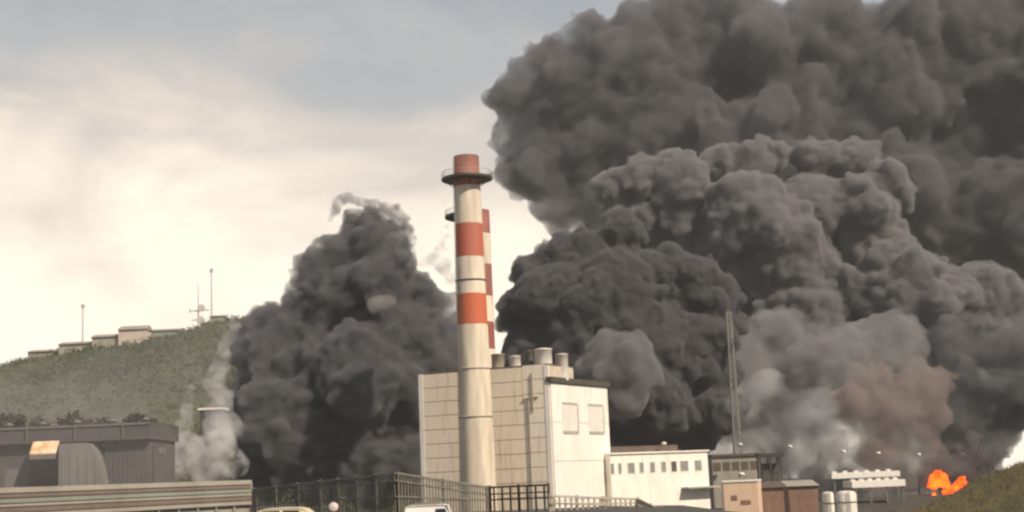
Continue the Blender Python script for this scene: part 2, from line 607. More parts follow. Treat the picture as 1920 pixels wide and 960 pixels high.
def make_smoke(name, label, puffs, Y, density, albedo, seed, voxel, k1=17, k2=9, r1=(0.34, 0.56), r2=(0.26, 0.5), zj=0.5, disp=(), noise=None, parent=None, cat='smoke', squash=1.0):
    """a billowing body of smoke: big puffs, smaller puffs budding from them, smaller again; one closed skin filled with even smoke"""
    g = np.random.default_rng(seed)
    C0, R0 = [], []
    for q in puffs:
        x, y, r = q[:3]
        d = q[3] if len(q) > 3 else 0.0
        rr = r * mpp(Y)
        C0.append(at(x, y, Y + d + g.uniform(-zj, zj) * rr)); R0.append(rr)
    C0 = np.array([c[:] for c in C0]); R0 = np.array(R0)
    parts = [spheres(C0, R0, ICO3)]
    c1 = np.repeat(C0, k1, 0); rr = np.repeat(R0, k1)
    d = dirs(g, len(c1))
    R1 = rr * g.uniform(*r1, len(c1))
    C1 = c1 + d * (rr * g.uniform(0.62, 0.86, len(c1)))[:, None]
    ins = (np.linalg.norm(C1[:, None] - C0[None], axis=2) + R1[:, None] * 0.75 < R0[None]).any(1)
    C1, R1 = C1[~ins], R1[~ins]
    parts.append(spheres(C1, R1, ICO2))
    if k2:
        c2 = np.repeat(C1, k2, 0); rr = np.repeat(R1, k2)
        d = dirs(g, len(c2))
        R2 = rr * g.uniform(*r2, len(c2))
        C2 = c2 + d * (rr * g.uniform(0.7, 0.95, len(c2)))[:, None]
        ins = (np.linalg.norm(C2[:, None] - C0[None], axis=2) + R2[:, None] * 0.6 < R0[None]).any(1)
        ins |= R2 < voxel * 0.8
        C2, R2 = C2[~ins], R2[~ins]
        if len(C2): parts.append(spheres(C2, R2, ICO1))
    V, Fs, b = [], [], 0
    for v, f in parts:
        V.append(v); Fs.append(f + b); b += len(v)
    V = np.concatenate(V)
    V[:, 2] = np.maximum(V[:, 2], GZ + 0.05)
    me = mesh_np(name, V, np.concatenate(Fs))
    o = link_mesh(name, me, None)
    m = o.modifiers.new('Remesh', 'REMESH'); m.mode = 'VOXEL'; m.voxel_size = voxel
    m = o.modifiers.new('Smooth', 'SMOOTH'); m.factor = 0.5; m.iterations = 2
    for (kind, scale, strength, mid) in disp:
        m = o.modifiers.new('Displace', 'DISPLACE')
        m.texture = tex('CLOUDS', scale, noise_type='HARD_NOISE', noise_depth=3) if kind == 'BILLOW' else tex(kind, scale)
        m.texture_coords = 'GLOBAL'
        m.strength = strength; m.mid_level = mid
    m = o.modifiers.new('Remesh', 'REMESH'); m.mode = 'VOXEL'; m.voxel_size = voxel * 0.9
    dg = bpy.context.evaluated_depsgraph_get()
    me2 = bpy.data.meshes.new_from_object(o.evaluated_get(dg))
    o.modifiers.clear()
    o.data = me2
    bpy.data.meshes.remove(me)
    me2.materials.clear()
    me2.materials.append(smoke_mat(name + '_volume', density, albedo, noise))
    me2.polygons.foreach_set('use_smooth', [True] * len(me2.polygons))
    tag(o, label, kind='stuff')
    print('SMOKE', label[:40], len(me2.polygons))
    return o


DARK = (0.275, 0.27, 0.282)
MID = (0.385, 0.372, 0.377)
PALE = (0.90, 0.885, 0.87)

# dark plume left of the chimneys
make_smoke('smoke', 'dark smoke column left of the red and white chimneys, behind the pale boiler house', [
    (700, 455, 50), (645, 475, 45), (595, 525, 50), (720, 520, 62), (738, 445, 32), (668, 425, 32), (690, 410, 24), (742, 470, 30), (712, 572, 34, 8), (692, 574, 30, 6), (702, 590, 28, 7),
    (565, 560, 38), (615, 590, 60), (640, 545, 50), (765, 620, 60), (800, 575, 48), (835, 620, 45), (775, 545, 32),
    (505, 640, 62), (465, 660, 42), (560, 680, 105), (680, 700, 100), (780, 710, 75), (835, 680, 50), (740, 640, 60),
    (462, 750, 42), (520, 780, 85), (640, 800, 105), (750, 800, 75), (565, 860, 60), (660, 870, 60), (485, 850, 45), (725, 860, 45), (600, 500, 40), (500, 900, 42), (590, 905, 46), (690, 905, 46), (765, 860, 52), (775, 905, 36), (455, 900, 30),
    ], 345.0, 0.7, DARK, 11, 0.45, noise=(0.17, 0.30, 0.52), disp=[('CLOUDS', 8.0, 2.2, 0.5), ('BILLOW', 5.5, 3.4, 0.4), ('CLOUDS', 2.0, 0.8, 0.5)])
make_smoke('smoke', 'thin curling wisp of dark smoke at the top of the left column', [
    (628, 395, 11), (632, 380, 11), (643, 371, 11), (658, 372, 10), (672, 378, 11), (688, 383, 12), (704, 388, 14), (722, 393, 16), (738, 400, 18), (752, 414, 16), (764, 432, 14), (770, 450, 13), (768, 468, 12),
    (620, 410, 7), (690, 396, 9),
    ], 342.0, 0.5, DARK, 12, 0.4, noise=(0.35, 0.36, 0.6), k1=10, k2=5, disp=[('CLOUDS', 2.0, 1.2, 0.5)])
make_smoke('smoke', 'small grey smoke wisp close to the left of the chimney shafts', [
    (792, 492, 10), (806, 486, 12), (820, 476, 12), (832, 460, 11), (838, 445, 9), (838, 425, 7), (830, 500, 16), (845, 520, 14),
    ], 338.0, 0.3, MID, 13, 0.4, noise=(0.35, 0.40, 0.65), k1=10, k2=5, disp=[('CLOUDS', 2.0, 1.4, 0.5)])
make_smoke('smoke', 'small pale puff in front of the dark left column', [
    (700, 570, 14), (712, 566, 14), (722, 572, 10), (702, 580, 10), (734, 564, 10)], 326.0, 0.24, (0.60, 0.56, 0.53), 14, 0.4, k1=8, k2=0, disp=[('CLOUDS', 1.5, 0.8, 0.5)])  # added puff: its pale colour stands for sky light through a gap

# big rear cloud, upper right
make_smoke('smoke', 'huge soft edged smoke cloud spreading over the top right of the sky', [
    (950, 190, 40), (990, 140, 44), (1040, 110, 50), (1110, 70, 56), (1200, 40, 60), (1270, 10, 60), (1360, 10, 70), (965, 175, 48), (985, 235, 70), (1010, 320, 75), (1040, 385, 50), (1085, 170, 100), (1130, 280, 120), (1180, 110, 75), (1300, 110, 110), (1240, 240, 140), (1290, 70, 60),
    (1430, 90, 95), (1480, 180, 140), (1560, 60, 90), (1640, 150, 130), (1750, 190, 100), (1800, 290, 80), (1700, 60, 85), (1850, 80, 120), (1910, 230, 100), (1580, 130, 70), (1900, 20, 110), (1780, 20, 90), (2000, 120, 150),
    (1880, 300, 70), (1850, 220, 60), (1780, 420, 150), (1900, 420, 130), (1600, 330, 140), (1420, 300, 140), (2000, 400, 150), (1330, 370, 90), (1200, 370, 100), (1120, 390, 60)],
    540.0, 0.26, (0.265, 0.257, 0.268), 21, 1.1, noise=(0.06, 0.28, 0.56), zj=0.4, disp=[('BILLOW', 14.0, 9.5, 0.4), ('BILLOW', 5.5, 3.6, 0.4), ('CLOUDS', 3.0, 1.4, 0.5)])
# middle cauliflower
make_smoke('smoke', 'grey cauliflower smoke billows in the middle of the right hand cloud', [
    (1150, 355, 42), (1205, 335, 48), (1275, 340, 62), (1345, 305, 40), (1415, 305, 42), (1455, 295, 33), (1530, 300, 44), (1600, 312, 50), (1660, 335, 42), (1688, 365, 28),
    (1290, 420, 85), (1400, 410, 92), (1520, 400, 82), (1620, 400, 70), (1460, 480, 100), (1580, 510, 100), (1660, 480, 66), (1690, 570, 95), (1490, 590, 110), (1600, 620, 105),
    (1790, 580, 85), (1860, 560, 65), (1900, 640, 60), (1180, 430, 60), (1450, 400, 50), (1350, 520, 90), (1400, 620, 90)],
    455.0, 0.7, MID, 22, 0.6, noise=(0.09, 0.28, 0.5), zj=0.7, disp=[('BILLOW', 7.5, 4.4, 0.4), ('BILLOW', 3.0, 1.5, 0.4)])
# dark front cauliflower
make_smoke('smoke', 'blackest knobbly smoke billows right behind the boiler house roof', [
    (1005, 520, 48), (1060, 480, 46), (1110, 475, 45), (1165, 432, 42), (1205, 415, 22), (985, 590, 52), (1060, 570, 85), (1150, 550, 92), (1235, 535, 68), (1295, 530, 58), (1345, 570, 48), (1375, 605, 32),
    (985, 660, 50), (1080, 660, 105), (1200, 650, 100), (1295, 650, 75), (960, 570, 25), (950, 600, 25), (1010, 720, 60), (1110, 750, 90), (1220, 750, 80), (1300, 740, 60), (1130, 840, 55), (1215, 840, 60), (1290, 820, 55), (1350, 770, 50), (1340, 700, 50)],
    372.0, 1.0, (0.235, 0.228, 0.235), 23, 0.45, noise=(0.12, 0.26, 0.46), zj=0.6, disp=[('BILLOW', 5.5, 3.4, 0.4), ('BILLOW', 2.2, 1.1, 0.4)])
# nearer brownish grey lobe and low ground smoke
make_smoke('smoke', 'rounded grey smoke lobe just right of the boiler house roof edge', [
    (1165, 690, 55), (1190, 655, 36), (1135, 650, 34), (1215, 700, 34), (1120, 690, 40), (1170, 740, 50)],
    345.0, 0.4, MID, 24, 0.6, disp=[('BILLOW', 4.5, 2.8, 0.4), ('BILLOW', 2.0, 0.9, 0.4)])
make_smoke('smoke', 'low grey smoke rolling over the ground behind the white low building', [
    (1180, 800, 50), (1250, 780, 60), (1330, 740, 70), (1400, 690, 75), (1320, 820, 40), (1240, 830, 36), (1450, 640, 60), (1480, 740, 80), (1560, 700, 85), (1600, 780, 70), (1660, 660, 80), (1400, 790, 60), (1500, 820, 50), (1600, 850, 36), (1640, 800, 60), (1560, 840, 50), (1480, 850, 46), (1690, 760, 60), (1700, 830, 46), (1720, 690, 60, 12), (1760, 730, 60, 12), (1775, 790, 50, 8), (1760, 850, 40, 8), (1180, 870, 40), (1260, 880, 40), (1340, 885, 44), (1420, 880, 44), (1500, 885, 40), (1580, 890, 36), (1650, 880, 40), (1470, 905, 40), (1530, 900, 42), (1600, 895, 44), (1670, 890, 44), (1730, 890, 40), (1790, 885, 36), (1850, 880, 28)],
    400.0, 0.30, (0.43, 0.415, 0.42), 25, 0.7, noise=(0.09, 0.36, 0.62), zj=0.6, disp=[('BILLOW', 6.0, 3.8, 0.4), ('CLOUDS', 2.2, 1.0, 0.5)])
make_smoke('smoke', 'brown tinted smoke rising straight above the orange fire', [
    (1735, 730, 46), (1700, 770, 48), (1755, 780, 30), (1680, 800, 40), (1725, 830, 40), (1735, 860, 26), (1710, 720, 40), (1660, 760, 46), (1690, 850, 30), (1600, 760, 44), (1630, 710, 44), (1640, 850, 36), (1700, 890, 34), (1650, 900, 30), (1745, 890, 20)],
    372.0, 0.30, (0.46, 0.385, 0.362), 26, 0.6, noise=(0.12, 0.38, 0.64), zj=0.5, disp=[('BILLOW', 5.0, 3.2, 0.4), ('CLOUDS', 2.0, 0.9, 0.5)])
make_smoke('smoke', 'black smoke bank at the right edge, over the grassy slope', [
    (1810, 720, 60), (1870, 700, 70), (1920, 690, 70), (1840, 770, 45), (1905, 775, 34), (1868, 800, 40), (1862, 838, 28), (1880, 812, 30), (1810, 800, 55, 12), (1860, 775, 55, 12), (1820, 850, 40, 10), (1870, 850, 22, 6), (1910, 770, 44, 8), (1900, 750, 45), (1835, 830, 36), (1790, 780, 50), (1790, 830, 36), (1760, 820, 36), (1850, 865, 26), (1790, 845, 26), (1800, 890, 26), (1765, 860, 30), (1840, 895, 20), (1990, 680, 90), (1800, 660, 60)],
    400.0, 0.36, (0.26, 0.255, 0.265), 27, 0.8, noise=(0.09, 0.36, 0.6), zj=0.5, disp=[('BILLOW', 6.0, 3.6, 0.4), ('CLOUDS', 2.2, 1.0, 0.5)])
make_smoke('smoke', 'thin grey smoke haze drifting across the foot of the green hill', [
    (-40, 800, 120), (80, 770, 110), (180, 780, 110), (280, 750, 110), (360, 700, 110), (400, 640, 80)],
    340.0, 0.005, (0.86, 0.84, 0.82), 30, 2.0, k2=0, disp=[('CLOUDS', 9.0, 5.0, 0.5)])
make_smoke('smoke', 'dark smoke curling low around the wrecked girders beside the fire', [
    (1775, 880, 14), (1812, 885, 16), (1760, 880, 20, 5), (1790, 888, 22, 6), (1815, 893, 20, 6), (1738, 900, 18, 5), (1745, 870, 16, 5), (1775, 905, 20, 6), (1800, 868, 18, 6), (1790, 868, 16), (1815, 850, 22), (1840, 868, 24), (1862, 850, 22), (1838, 895, 18), (1826, 830, 22), (1770, 865, 16), (1750, 868, 12), (1738, 905, 14), (1735, 885, 14)],
    304.5, 0.6, (0.25, 0.24, 0.24), 34, 0.4, noise=(0.25, 0.36, 0.66), disp=[('CLOUDS', 2.5, 1.6, 0.5)])
make_smoke('smoke', 'thin murky smoke drifting in front of the dark shed at the lower left', [
    (-60, 850, 130), (40, 830, 120), (130, 850, 120), (220, 860, 110), (300, 880, 80), (380, 900, 60)],
    186.0, 0.012, (0.60, 0.56, 0.54), 35, 1.6, k2=0, disp=[('CLOUDS', 6.0, 3.0, 0.5)])
# pale drifting steam
make_smoke('smoke', 'pale steam drifting low at the left, beside the dark shed', [
    (300, 875, 24), (318, 850, 24), (358, 728, 7), (352, 745, 9), (350, 770, 12), (348, 798, 17), (345, 830, 28), (335, 862, 34), (375, 850, 34), (312, 885, 22), (410, 840, 34), (430, 865, 30), (385, 880, 30)],
    310.0, 0.26, PALE, 31, 0.4, noise=(0.28, 0.40, 0.68), k1=14, k2=5, disp=[('CLOUDS', 4.0, 2.2, 0.5)])
make_smoke('smoke', 'slanting pale veil of steam along the left flank of the dark column', [
    (440, 610, 12), (430, 635, 14), (420, 660, 16), (412, 690, 18), (405, 720, 22), (410, 760, 28), (420, 800, 34)],
    312.0, 0.26, PALE, 32, 0.4, noise=(0.28, 0.38, 0.68), k1=14, k2=5, disp=[('CLOUDS', 4.0, 2.2, 0.5)])
make_smoke('smoke', 'thin bluish veil of smoke hanging behind the lattice mast', [
    (1400, 760, 34), (1440, 730, 40), (1480, 790, 44), (1420, 830, 34), (1530, 770, 44), (1500, 850, 34), (1570, 830, 36)],
    345.0, 0.11, (0.82, 0.83, 0.84), 33, 0.7, noise=(0.1, 0.40, 0.7), k1=14, k2=5, disp=[('CLOUDS', 4.0, 2.2, 0.5)])

# ------------------------------------------------------------------ boiler house
cor = at(1039, 925, 262.0); cor.z = GZ
A1, A2 = R(25), R(62)
uL = Vector((-math.cos(A1), math.sin(A1), 0)); nL = Vector((-math.sin(A1), -math.cos(A1), 0))
uR = Vector((math.cos(A2), math.sin(A2), 0)); nR = Vector((math.sin(A2), -math.cos(A2), 0))


def solve(u, px, z):
    lo, hi = 0.0, 200.0
    for _ in range(50):
        m_ = (lo + hi) / 2
        x = proj(cor + u * m_ + Vector((0, 0, z)))[0]
        if (x < px) == (proj(cor + u * 0.1 + Vector((0, 0, z)))[0] < px): lo = m_
        else: hi = m_
    return lo


LL = solve(uL, 789, 21); LR = solve(uR, 1140, 21)
HC = at(1037, 684, cor.y).z - GZ                                   # left face, top at the corner
HR = HC - 2.4
print('BOILER', LL, LR, HC, proj(cor + uL * LL + Vector((0, 0, HC))), proj(cor + uR * LR + Vector((0, 0, HR))))
bh = empty('boiler_house', cor, 'tall pale windowless boiler house with tan left face, behind the striped chimneys', 'building')
UP = Vector((0, 0, 1))


def wall_panels(mb, o0, u, n, s0, s1, z0, z1, rows, cols, gap=0.06, th=0.25):
    for i in range(cols):
        for k in range(rows):
            a, b = s0 + (s1 - s0) * i / cols, s0 + (s1 - s0) * (i + 1) / cols
            c, d = z0 + (z1 - z0) * k / rows, z0 + (z1 - z0) * (k + 1) / rows
            mb.obox(o0 + u * ((a + b) / 2) + n * (th / 2) + UP * ((c + d) / 2), u * ((b - a) / 2 - gap * 0.35), n * (th / 2), UP * ((d - c) / 2 - gap))


# core
core = MB()
inn = -(nL * 0.02) - (nR * 0.02)
q = [cor + inn, cor + uR * LR - nL * 0.0, cor + uR * LR + uL * LL, cor + uL * LL]
core.prism([p + UP * 0 for p in q], UP * (HR - 0.4))
core.build('wall_core', M['joint'], bh)
up = MB()
q2 = [cor + uL * 0.05 + uR * 0.05, cor + uR * (LR * 0.42) + uL * 0.05, cor + uL * LL * 1.0 + uR * (LR * 0.42), cor + uL * (LL - 0.1) + uR * 0.05]
up.prism([p + UP * (HR - 0.4) for p in q2], UP * (HC - HR + 0.35))
up.build('upper_block', M['joint'], bh)
seam = solve(uL, 985, 21)
lp = MB(); wall_panels(lp, cor, uL, nL, seam, LL - 0.9, 0, HC, 12, 1); lp.build('left_wall', M['tan_wall'], bh, 'tan panelled wall behind the chimney')
lp2 = MB(); wall_panels(lp2, cor, uL, nL, 0.9, seam, 0, HC + 0.25, 12, 1); lp2.build('pale_wall', M['tan_wall_pale'], bh, 'paler greyish wall strip near the corner')
for s in (0.42, LL - 0.45):
    tr = MB(); tr.obox(cor + uL * s + nL * 0.16 + UP * (HC / 2), uL * 0.45, nL * 0.17, UP * (HC / 2 + 0.05))
    tr.build('corner_trim', M['white_wall'], bh)
rp = MB(); wall_panels(rp, cor, uR, nR, 0.15, LR, 0, HR - 0.9, 4, 3, 0.04); rp.build('right_wall', M['white_wall'], bh, 'sunlit white end wall with two framed panels')
rc = MB()
rc.obox(cor + uR * (LR / 2) + nR * 0.1 + UP * (HR - 0.3), uR * (LR / 2 + 0.5), nR * 0.55, UP * 0.5)
rc.build('roof_edge', M['roof_dark'], bh)
rt = MB()
rt.prism([p + UP * (HC - 0.04) for p in q2], UP * 0.35); rt.build('roof', M['roof_brown'], bh)
# framed panels on the right wall
for (x0, x1, y0, y1) in ((1049, 1079, 757, 811), (1098, 1127, 760, 812)):
    s0, s1 = solve(uR, x0, 27), solve(uR, x1, 27)
    pm = cor + uR * ((s0 + s1) / 2)
    zt = at((x0 + x1) / 2, y0, pm.y).z - GZ; zb = at((x0 + x1) / 2, y1, pm.y).z - GZ
    w = MB()
    c0 = pm + nR * 0.30
    t_ = 0.22
    w.obox(c0 + uR * ((s1 - s0) / 2) + UP * ((zt + zb) / 2), uR * t_, nR * 0.06, UP * ((zt - zb) / 2))
    w.obox(c0 + UP * zb + uR * 0.1, uR * ((s1 - s0) / 2 - t_), nR * 0.06, UP * 0.28)
    w.obox(c0 + UP * zt, uR * ((s1 - s0) / 2 - t_), nR * 0.06, UP * 0.22)
    fr = w.build('window', M['grey_trim'], bh)
    gl = MB(); gl.obox(c0 - nR * 0.02 + UP * ((zt + zb) / 2), uR * ((s1 - s0) / 2 - t_), nR * 0.05, UP * ((zt - zb) / 2 - 0.25))
    gl.build('pane', M['pane_grey'], fr)
# roof vents and tanks
for (x0, x1, y0, y1, mm, dy) in ((922, 947, 663, 692, 'vent_tan', 6), (955, 977, 667, 690, 'vent_white', 5), (1003, 1036, 653, 690, 'vent_white', 3.5), (1042, 1066, 663, 700, 'vent_white', 6), (985, 1001, 657, 688, 'grey_steel', 7)):
    Yv = cor.y + dy
    xm = (x0 + x1) / 2
    r = (x1 - x0) / 2 * mpp(Yv)
    p = at(xm, y1, Yv); zt = at(xm, y0, Yv).z
    zb = (HC if x1 < 1040 else HR) - 0.2 + GZ
    w = MB(); w.lathe((p.x, p.y, 0), [(r, zb), (r, zt - r * 0.25), (r * 1.06, zt - r * 0.22), (r * 1.06, zt - r * 0.1), (r * 0.5, zt), (0.01, zt + 0.02)], 20)
    w.build('roof_vent', M[mm], bh)
# low clutter left of the chimney on the roof, pipe down the wall
w = MB()
for s in (0.62, 0.70, 0.78):
    b0 = cor + uL * (LL * s) + uR * 2.0 + UP * HC
    w.box(b0 + UP * 0.5, (1.6, 1.2, 1.3), A1)
w.bar(cor + uL * (LL * 0.55) + uR * 1.2 + UP * (HC + 1.0), cor + uL * (LL * 0.98) + uR * 1.2 + UP * (HC + 0.9), 0.1)
for k in range(8):
    s = 0.56 + 0.06 * k
    w.bar(cor + uL * (LL * s) + uR * 1.2 + UP * HC, cor + uL * (LL * s) + uR * 1.2 + UP * (HC + 1.0), 0.08)
w.build('roof_railing', M['dark_steel'], bh)
w = MB()
for s, z0, z1 in ((3.3, 24, 31), (4.2, 3, 26)):
    b0 = cor + uL * s + nL * 0.42
    w.tube(b0 + UP * z0, b0 + UP * z1, 0.16, n=8)
w.bar(cor + uL * 2.2 + nL * 0.42 + UP * 26.5, cor + uL * 5.2 + nL * 0.42 + UP * 26.2, 0.25)
w.build('downpipe', M['vent_tan'], bh)

# ------------------------------------------------------------------ chimneys
WHITE = (0.72, 0.62, 0.49); CREAM = (0.70, 0.60, 0.46); RED = (0.45, 0.085, 0.045); REDD = (0.25, 0.058, 0.042); ORNG = (0.52, 0.105, 0.036)


def chimney(label, Y, xb, yb, rb_px, top, rt_px, bands_px, plat, rings, seam_c, half=False):
    base = at(xb, yb, Y); base.z = GZ
    xt, yt = top
    H = at(xt, yt, Y).z - GZ
    # lean left by the camera roll only: a plumb shaft
    rb, rt_ = rb_px * mpp(Y), rt_px * mpp(Y * 1.01)
    root = empty('chimney', base, label, 'chimney', 'striped chimneys')
    zof = lambda y: at(xt + (xb - xt) * (y - yt) / (yb - yt), y, Y).z - GZ
    prof = [(rb * 1.02, 0.0)] + [(rb + (rt_ - rb) * k / 12, H * k / 12) for k in range(1, 13)] + [(rt_ * 0.8, H), (rt_ * 0.78, H - 4)]
    w = MB(); w.lathe(base, prof, 40)
    bl = []
    for y, c in bands_px: bl.append((zof(y), c))
    w.build('shaft', banded('chimney_paint', bl), root)
    rad = lambda z: rb + (rt_ - rb) * z / H
    for y in rings:
        z = zof(y)
        w = MB(); w.lathe(base, [(rad(z), z - 0.14), (rad(z) + 0.12, z - 0.12), (rad(z) + 0.12, z + 0.12), (rad(z), z + 0.14)], 40)
        w.build('band_ring', M['vent_tan'] if y > 600 else M['dark_steel'], root)
    for (y, rp_px, a0, a1) in plat:
        z = zof(y); rp_ = rp_px * mpp(Y); r0 = rad(z) - 0.05
        seg = 36
        def ang(i): return a0 + (a1 - a0) * i / seg
        w = MB()
        for i in range(seg):
            t0, t1 = ang(i), ang(i + 1)
            c = [Vector((math.cos(t), math.sin(t), 0)) for t in (t0, t1)]
            q_ = [base + c[0] * r0, base + c[0] * rp_, base + c[1] * rp_, base + c[1] * r0]
            w.prism([p + UP * (z - 0.2) for p in q_], UP * 0.4)
        for i in range(0, seg, 4):                                           # brackets
            t = ang(i); c = Vector((math.cos(t), math.sin(t), 0))
            w.bar(base + c * rad(z - 1.4) + UP * (z - 1.4), base + c * (rp_ * 0.9) + UP * (z - 0.25), 0.16)
        pf = w.build('platform', M['dark_steel'], root)
        w = MB()
        for zz, th in ((1.2, 0.09), (0.65, 0.06)):
            for i in range(seg):
                a = base + Vector((math.cos(ang(i)), math.sin(ang(i)), 0)) * (rp_ - 0.1) + UP * (z + zz)
                b = base + Vector((math.cos(ang(i + 1)), math.sin(ang(i + 1)), 0)) * (rp_ - 0.1) + UP * (z + zz)
                w.bar(a, b, th)
        for i in range(0, seg + 1, 3):
            a = base + Vector((math.cos(ang(i)), math.sin(ang(i)), 0)) * (rp_ - 0.1)
            w.bar(a + UP * z, a + UP * (z + 1.25), 0.08)
        w.build('railing', M['vent_tan'], pf)
    # ladder with hoops up the side
    w = MB()
    t = R(200); c = Vector((math.cos(t), math.sin(t), 0)); s_ = Vector((-c.y, c.x, 0))
    for sg in (-0.25, 0.25):
        w.bar(base + c * (rb + 0.18) + s_ * sg + UP * 1, base + c * (rt_ + 0.18) + s_ * sg + UP * (H - 0.5), 0.06)
    for k in range(int(H / 0.8)):
        z = 1.2 + 0.8 * k
        if z > H - 1: break
        w.bar(base + c * (rad(z) + 0.18) - s_ * 0.25 + UP * z, base + c * (rad(z) + 0.18) + s_ * 0.25 + UP * z, 0.045)
    w.build('ladder', M['vent_tan'], root)
    return root


TAU = 2 * math.pi
chimney('front red and white banded chimney standing before the tan wall, the taller and thicker one', 258.0, 897, 912, 35, (869, 294), 24.0,
        [(610, CREAM), (551, ORNG), (485, WHITE), (422, RED), (352, WHITE), (336, RED), (280, REDD)],
        [(336, 49, 0, TAU)], [527, 692, 782], None)
chimney('rear red and white banded chimney half hidden behind the thicker one', 300.0, 912, 905, 27, (887, 396), 25.0,
        [(657, WHITE), (605, REDD), (556, WHITE), (498, REDD), (440, WHITE), (380, REDD)],
        [(406, 60, R(110), R(250))], [], None)

# ------------------------------------------------------------------ right hand buildings


def frame_building(x0, x1, yb, Y, ang):
    """origin + unit vectors of a facade seen from x0 to x1, starting at depth Y and turning away by ang"""
    o0 = at(x0, yb, Y); o0.z = GZ
    u = Vector((math.cos(ang), math.sin(ang), 0)); nn = Vector((math.sin(ang), -math.cos(ang), 0))
    lo, hi = 0.0, 300.0
    for _ in range(50):
        m_ = (lo + hi) / 2
        if proj(o0 + u * m_)[0] < x1: lo = m_
        else: hi = m_
    return o0, u, nn, lo


def along(x, o0, u, L):
    lo, hi = 0.0, L
    for _ in range(40):
        m_ = (lo + hi) / 2
        if proj(o0 + u * m_)[0] < x: lo = m_
        else: hi = m_
    return lo


def zat(x, y, o0, u, L, x0, x1):
    s = along(x, o0, u, L)
    return at(x, y, (o0 + u * s).y).z - GZ


# white low building with a row of small windows
o0, u, nn, Lw = frame_building(1146, 1335, 900, 280.0, R(32))
zt0 = zat(1150, 852, o0, u, Lw, 1146, 1335)
b = empty('white_building', o0, 'long white two storey building with a row of small windows, joined to the boiler house', 'building')
w = MB(); w.prism([o0, o0 + u * Lw, o0 + u * Lw - nn * 9, o0 - nn * 9], UP * zt0); w.build('wall', M['white_paint'], b)
w = MB(); w.prism([p + UP * (zt0 + 0.003) for p in (o0 - u * 0.0 + nn * 0.35, o0 + u * (Lw + 0.3) + nn * 0.35, o0 + u * (Lw + 0.3) - nn * 9, o0 - nn * 9)], UP * 0.3)
w.build('parapet', M['white_wall'], b)
w = MB(); w.prism([p + UP * (zt0 + 0.31) for p in (o0 - nn * 4, o0 + u * (Lw * 0.82) - nn * 4, o0 + u * (Lw * 0.82) - nn * 8.5, o0 - nn * 8.5)], UP * 1.3)
w.build('roof', M['roof_brown'], b)
for (xa, xb) in ((1150, 1157), (1166, 1171), (1184, 1196), (1206, 1213), (1226, 1234), (1247, 1255), (1266, 1275), (1283, 1297), (1310, 1322)):
    sa, sb = along(xa, o0, u, Lw), along(xb, o0, u, Lw)
    zb_, zt_ = zt0 - 3.9, zt0 - 1.7
    w = MB(); c0 = o0 + u * ((sa + sb) / 2) + nn * 0.03
    hw = (sb - sa) / 2 + 0.12
    for sg in (-1, 1): w.obox(c0 + u * (sg * hw) + UP * ((zb_ + zt_) / 2), u * 0.06, nn * 0.05, UP * ((zt_ - zb_) / 2 + 0.1))
    for z in (zb_, zt_): w.obox(c0 + UP * z, u * (hw - 0.06), nn * 0.05, UP * 0.07)
    fr = w.build('window', M['white_wall'], b)
    w = MB(); w.obox(c0 + UP * ((zb_ + zt_) / 2) - nn * 0.0, u * (hw - 0.06), nn * 0.02, UP * ((zt_ - zb_) / 2 - 0.07)); w.build('pane', M['glass'] if xa != 1266 else M['roof_brown'], fr)
sa = along(1282, o0, u, Lw)
w = MB(); c0 = o0 + u * ((sa + Lw + 0.9) / 2) + nn * 1.2 + UP * zat(1300, 914, o0, u, Lw, 1146, 1335)
w.obox(c0, u * ((Lw + 0.9 - sa) / 2), nn * 1.2, UP * 0.16); w.build('canopy', M['grey_trim'], b)
w = MB()
for k in range(4):
    s = sa + 0.5 + k * 1.5
    c0 = o0 + u * (s + 0.4) + nn * 0.03 + UP * 1.3
    w.obox(c0, u * 0.45, nn * 0.04, UP * 1.1)
w.build('door', M['glass'], b)

# long brown shed behind the white building
o0, u, nn, Lw = frame_building(1336, 1430, 880, 305.0, R(0))
zt0 = zat(1380, 851, o0, u, Lw, 1336, 1430)
b = empty('brown_shed', o0, 'long dull brown flat shed beyond the white building, half veiled by smoke', 'shed')
w = MB(); w.prism([o0, o0 + u * Lw, o0 + u * Lw - nn * 10, o0 - nn * 10], UP * (zt0 - 0.5)); w.build('wall', M['concrete'], b)
w = MB(); w.prism([p + UP * (zt0 - 0.49) for p in (o0 + nn * 0.4, o0 + u * Lw + nn * 0.4, o0 + u * Lw - nn * 10, o0 - nn * 10)], UP * 0.5); w.build('roof', M['roof_brown'], b)
w = MB()
for k in range(5): w.obox(o0 + u * (Lw * (k + 0.5) / 5) + nn * 0.02 + UP * (zt0 - 2.6), u * 0.8, nn * 0.04, UP * 0.9)
w.build('shutter', M['roof_brown'], b)

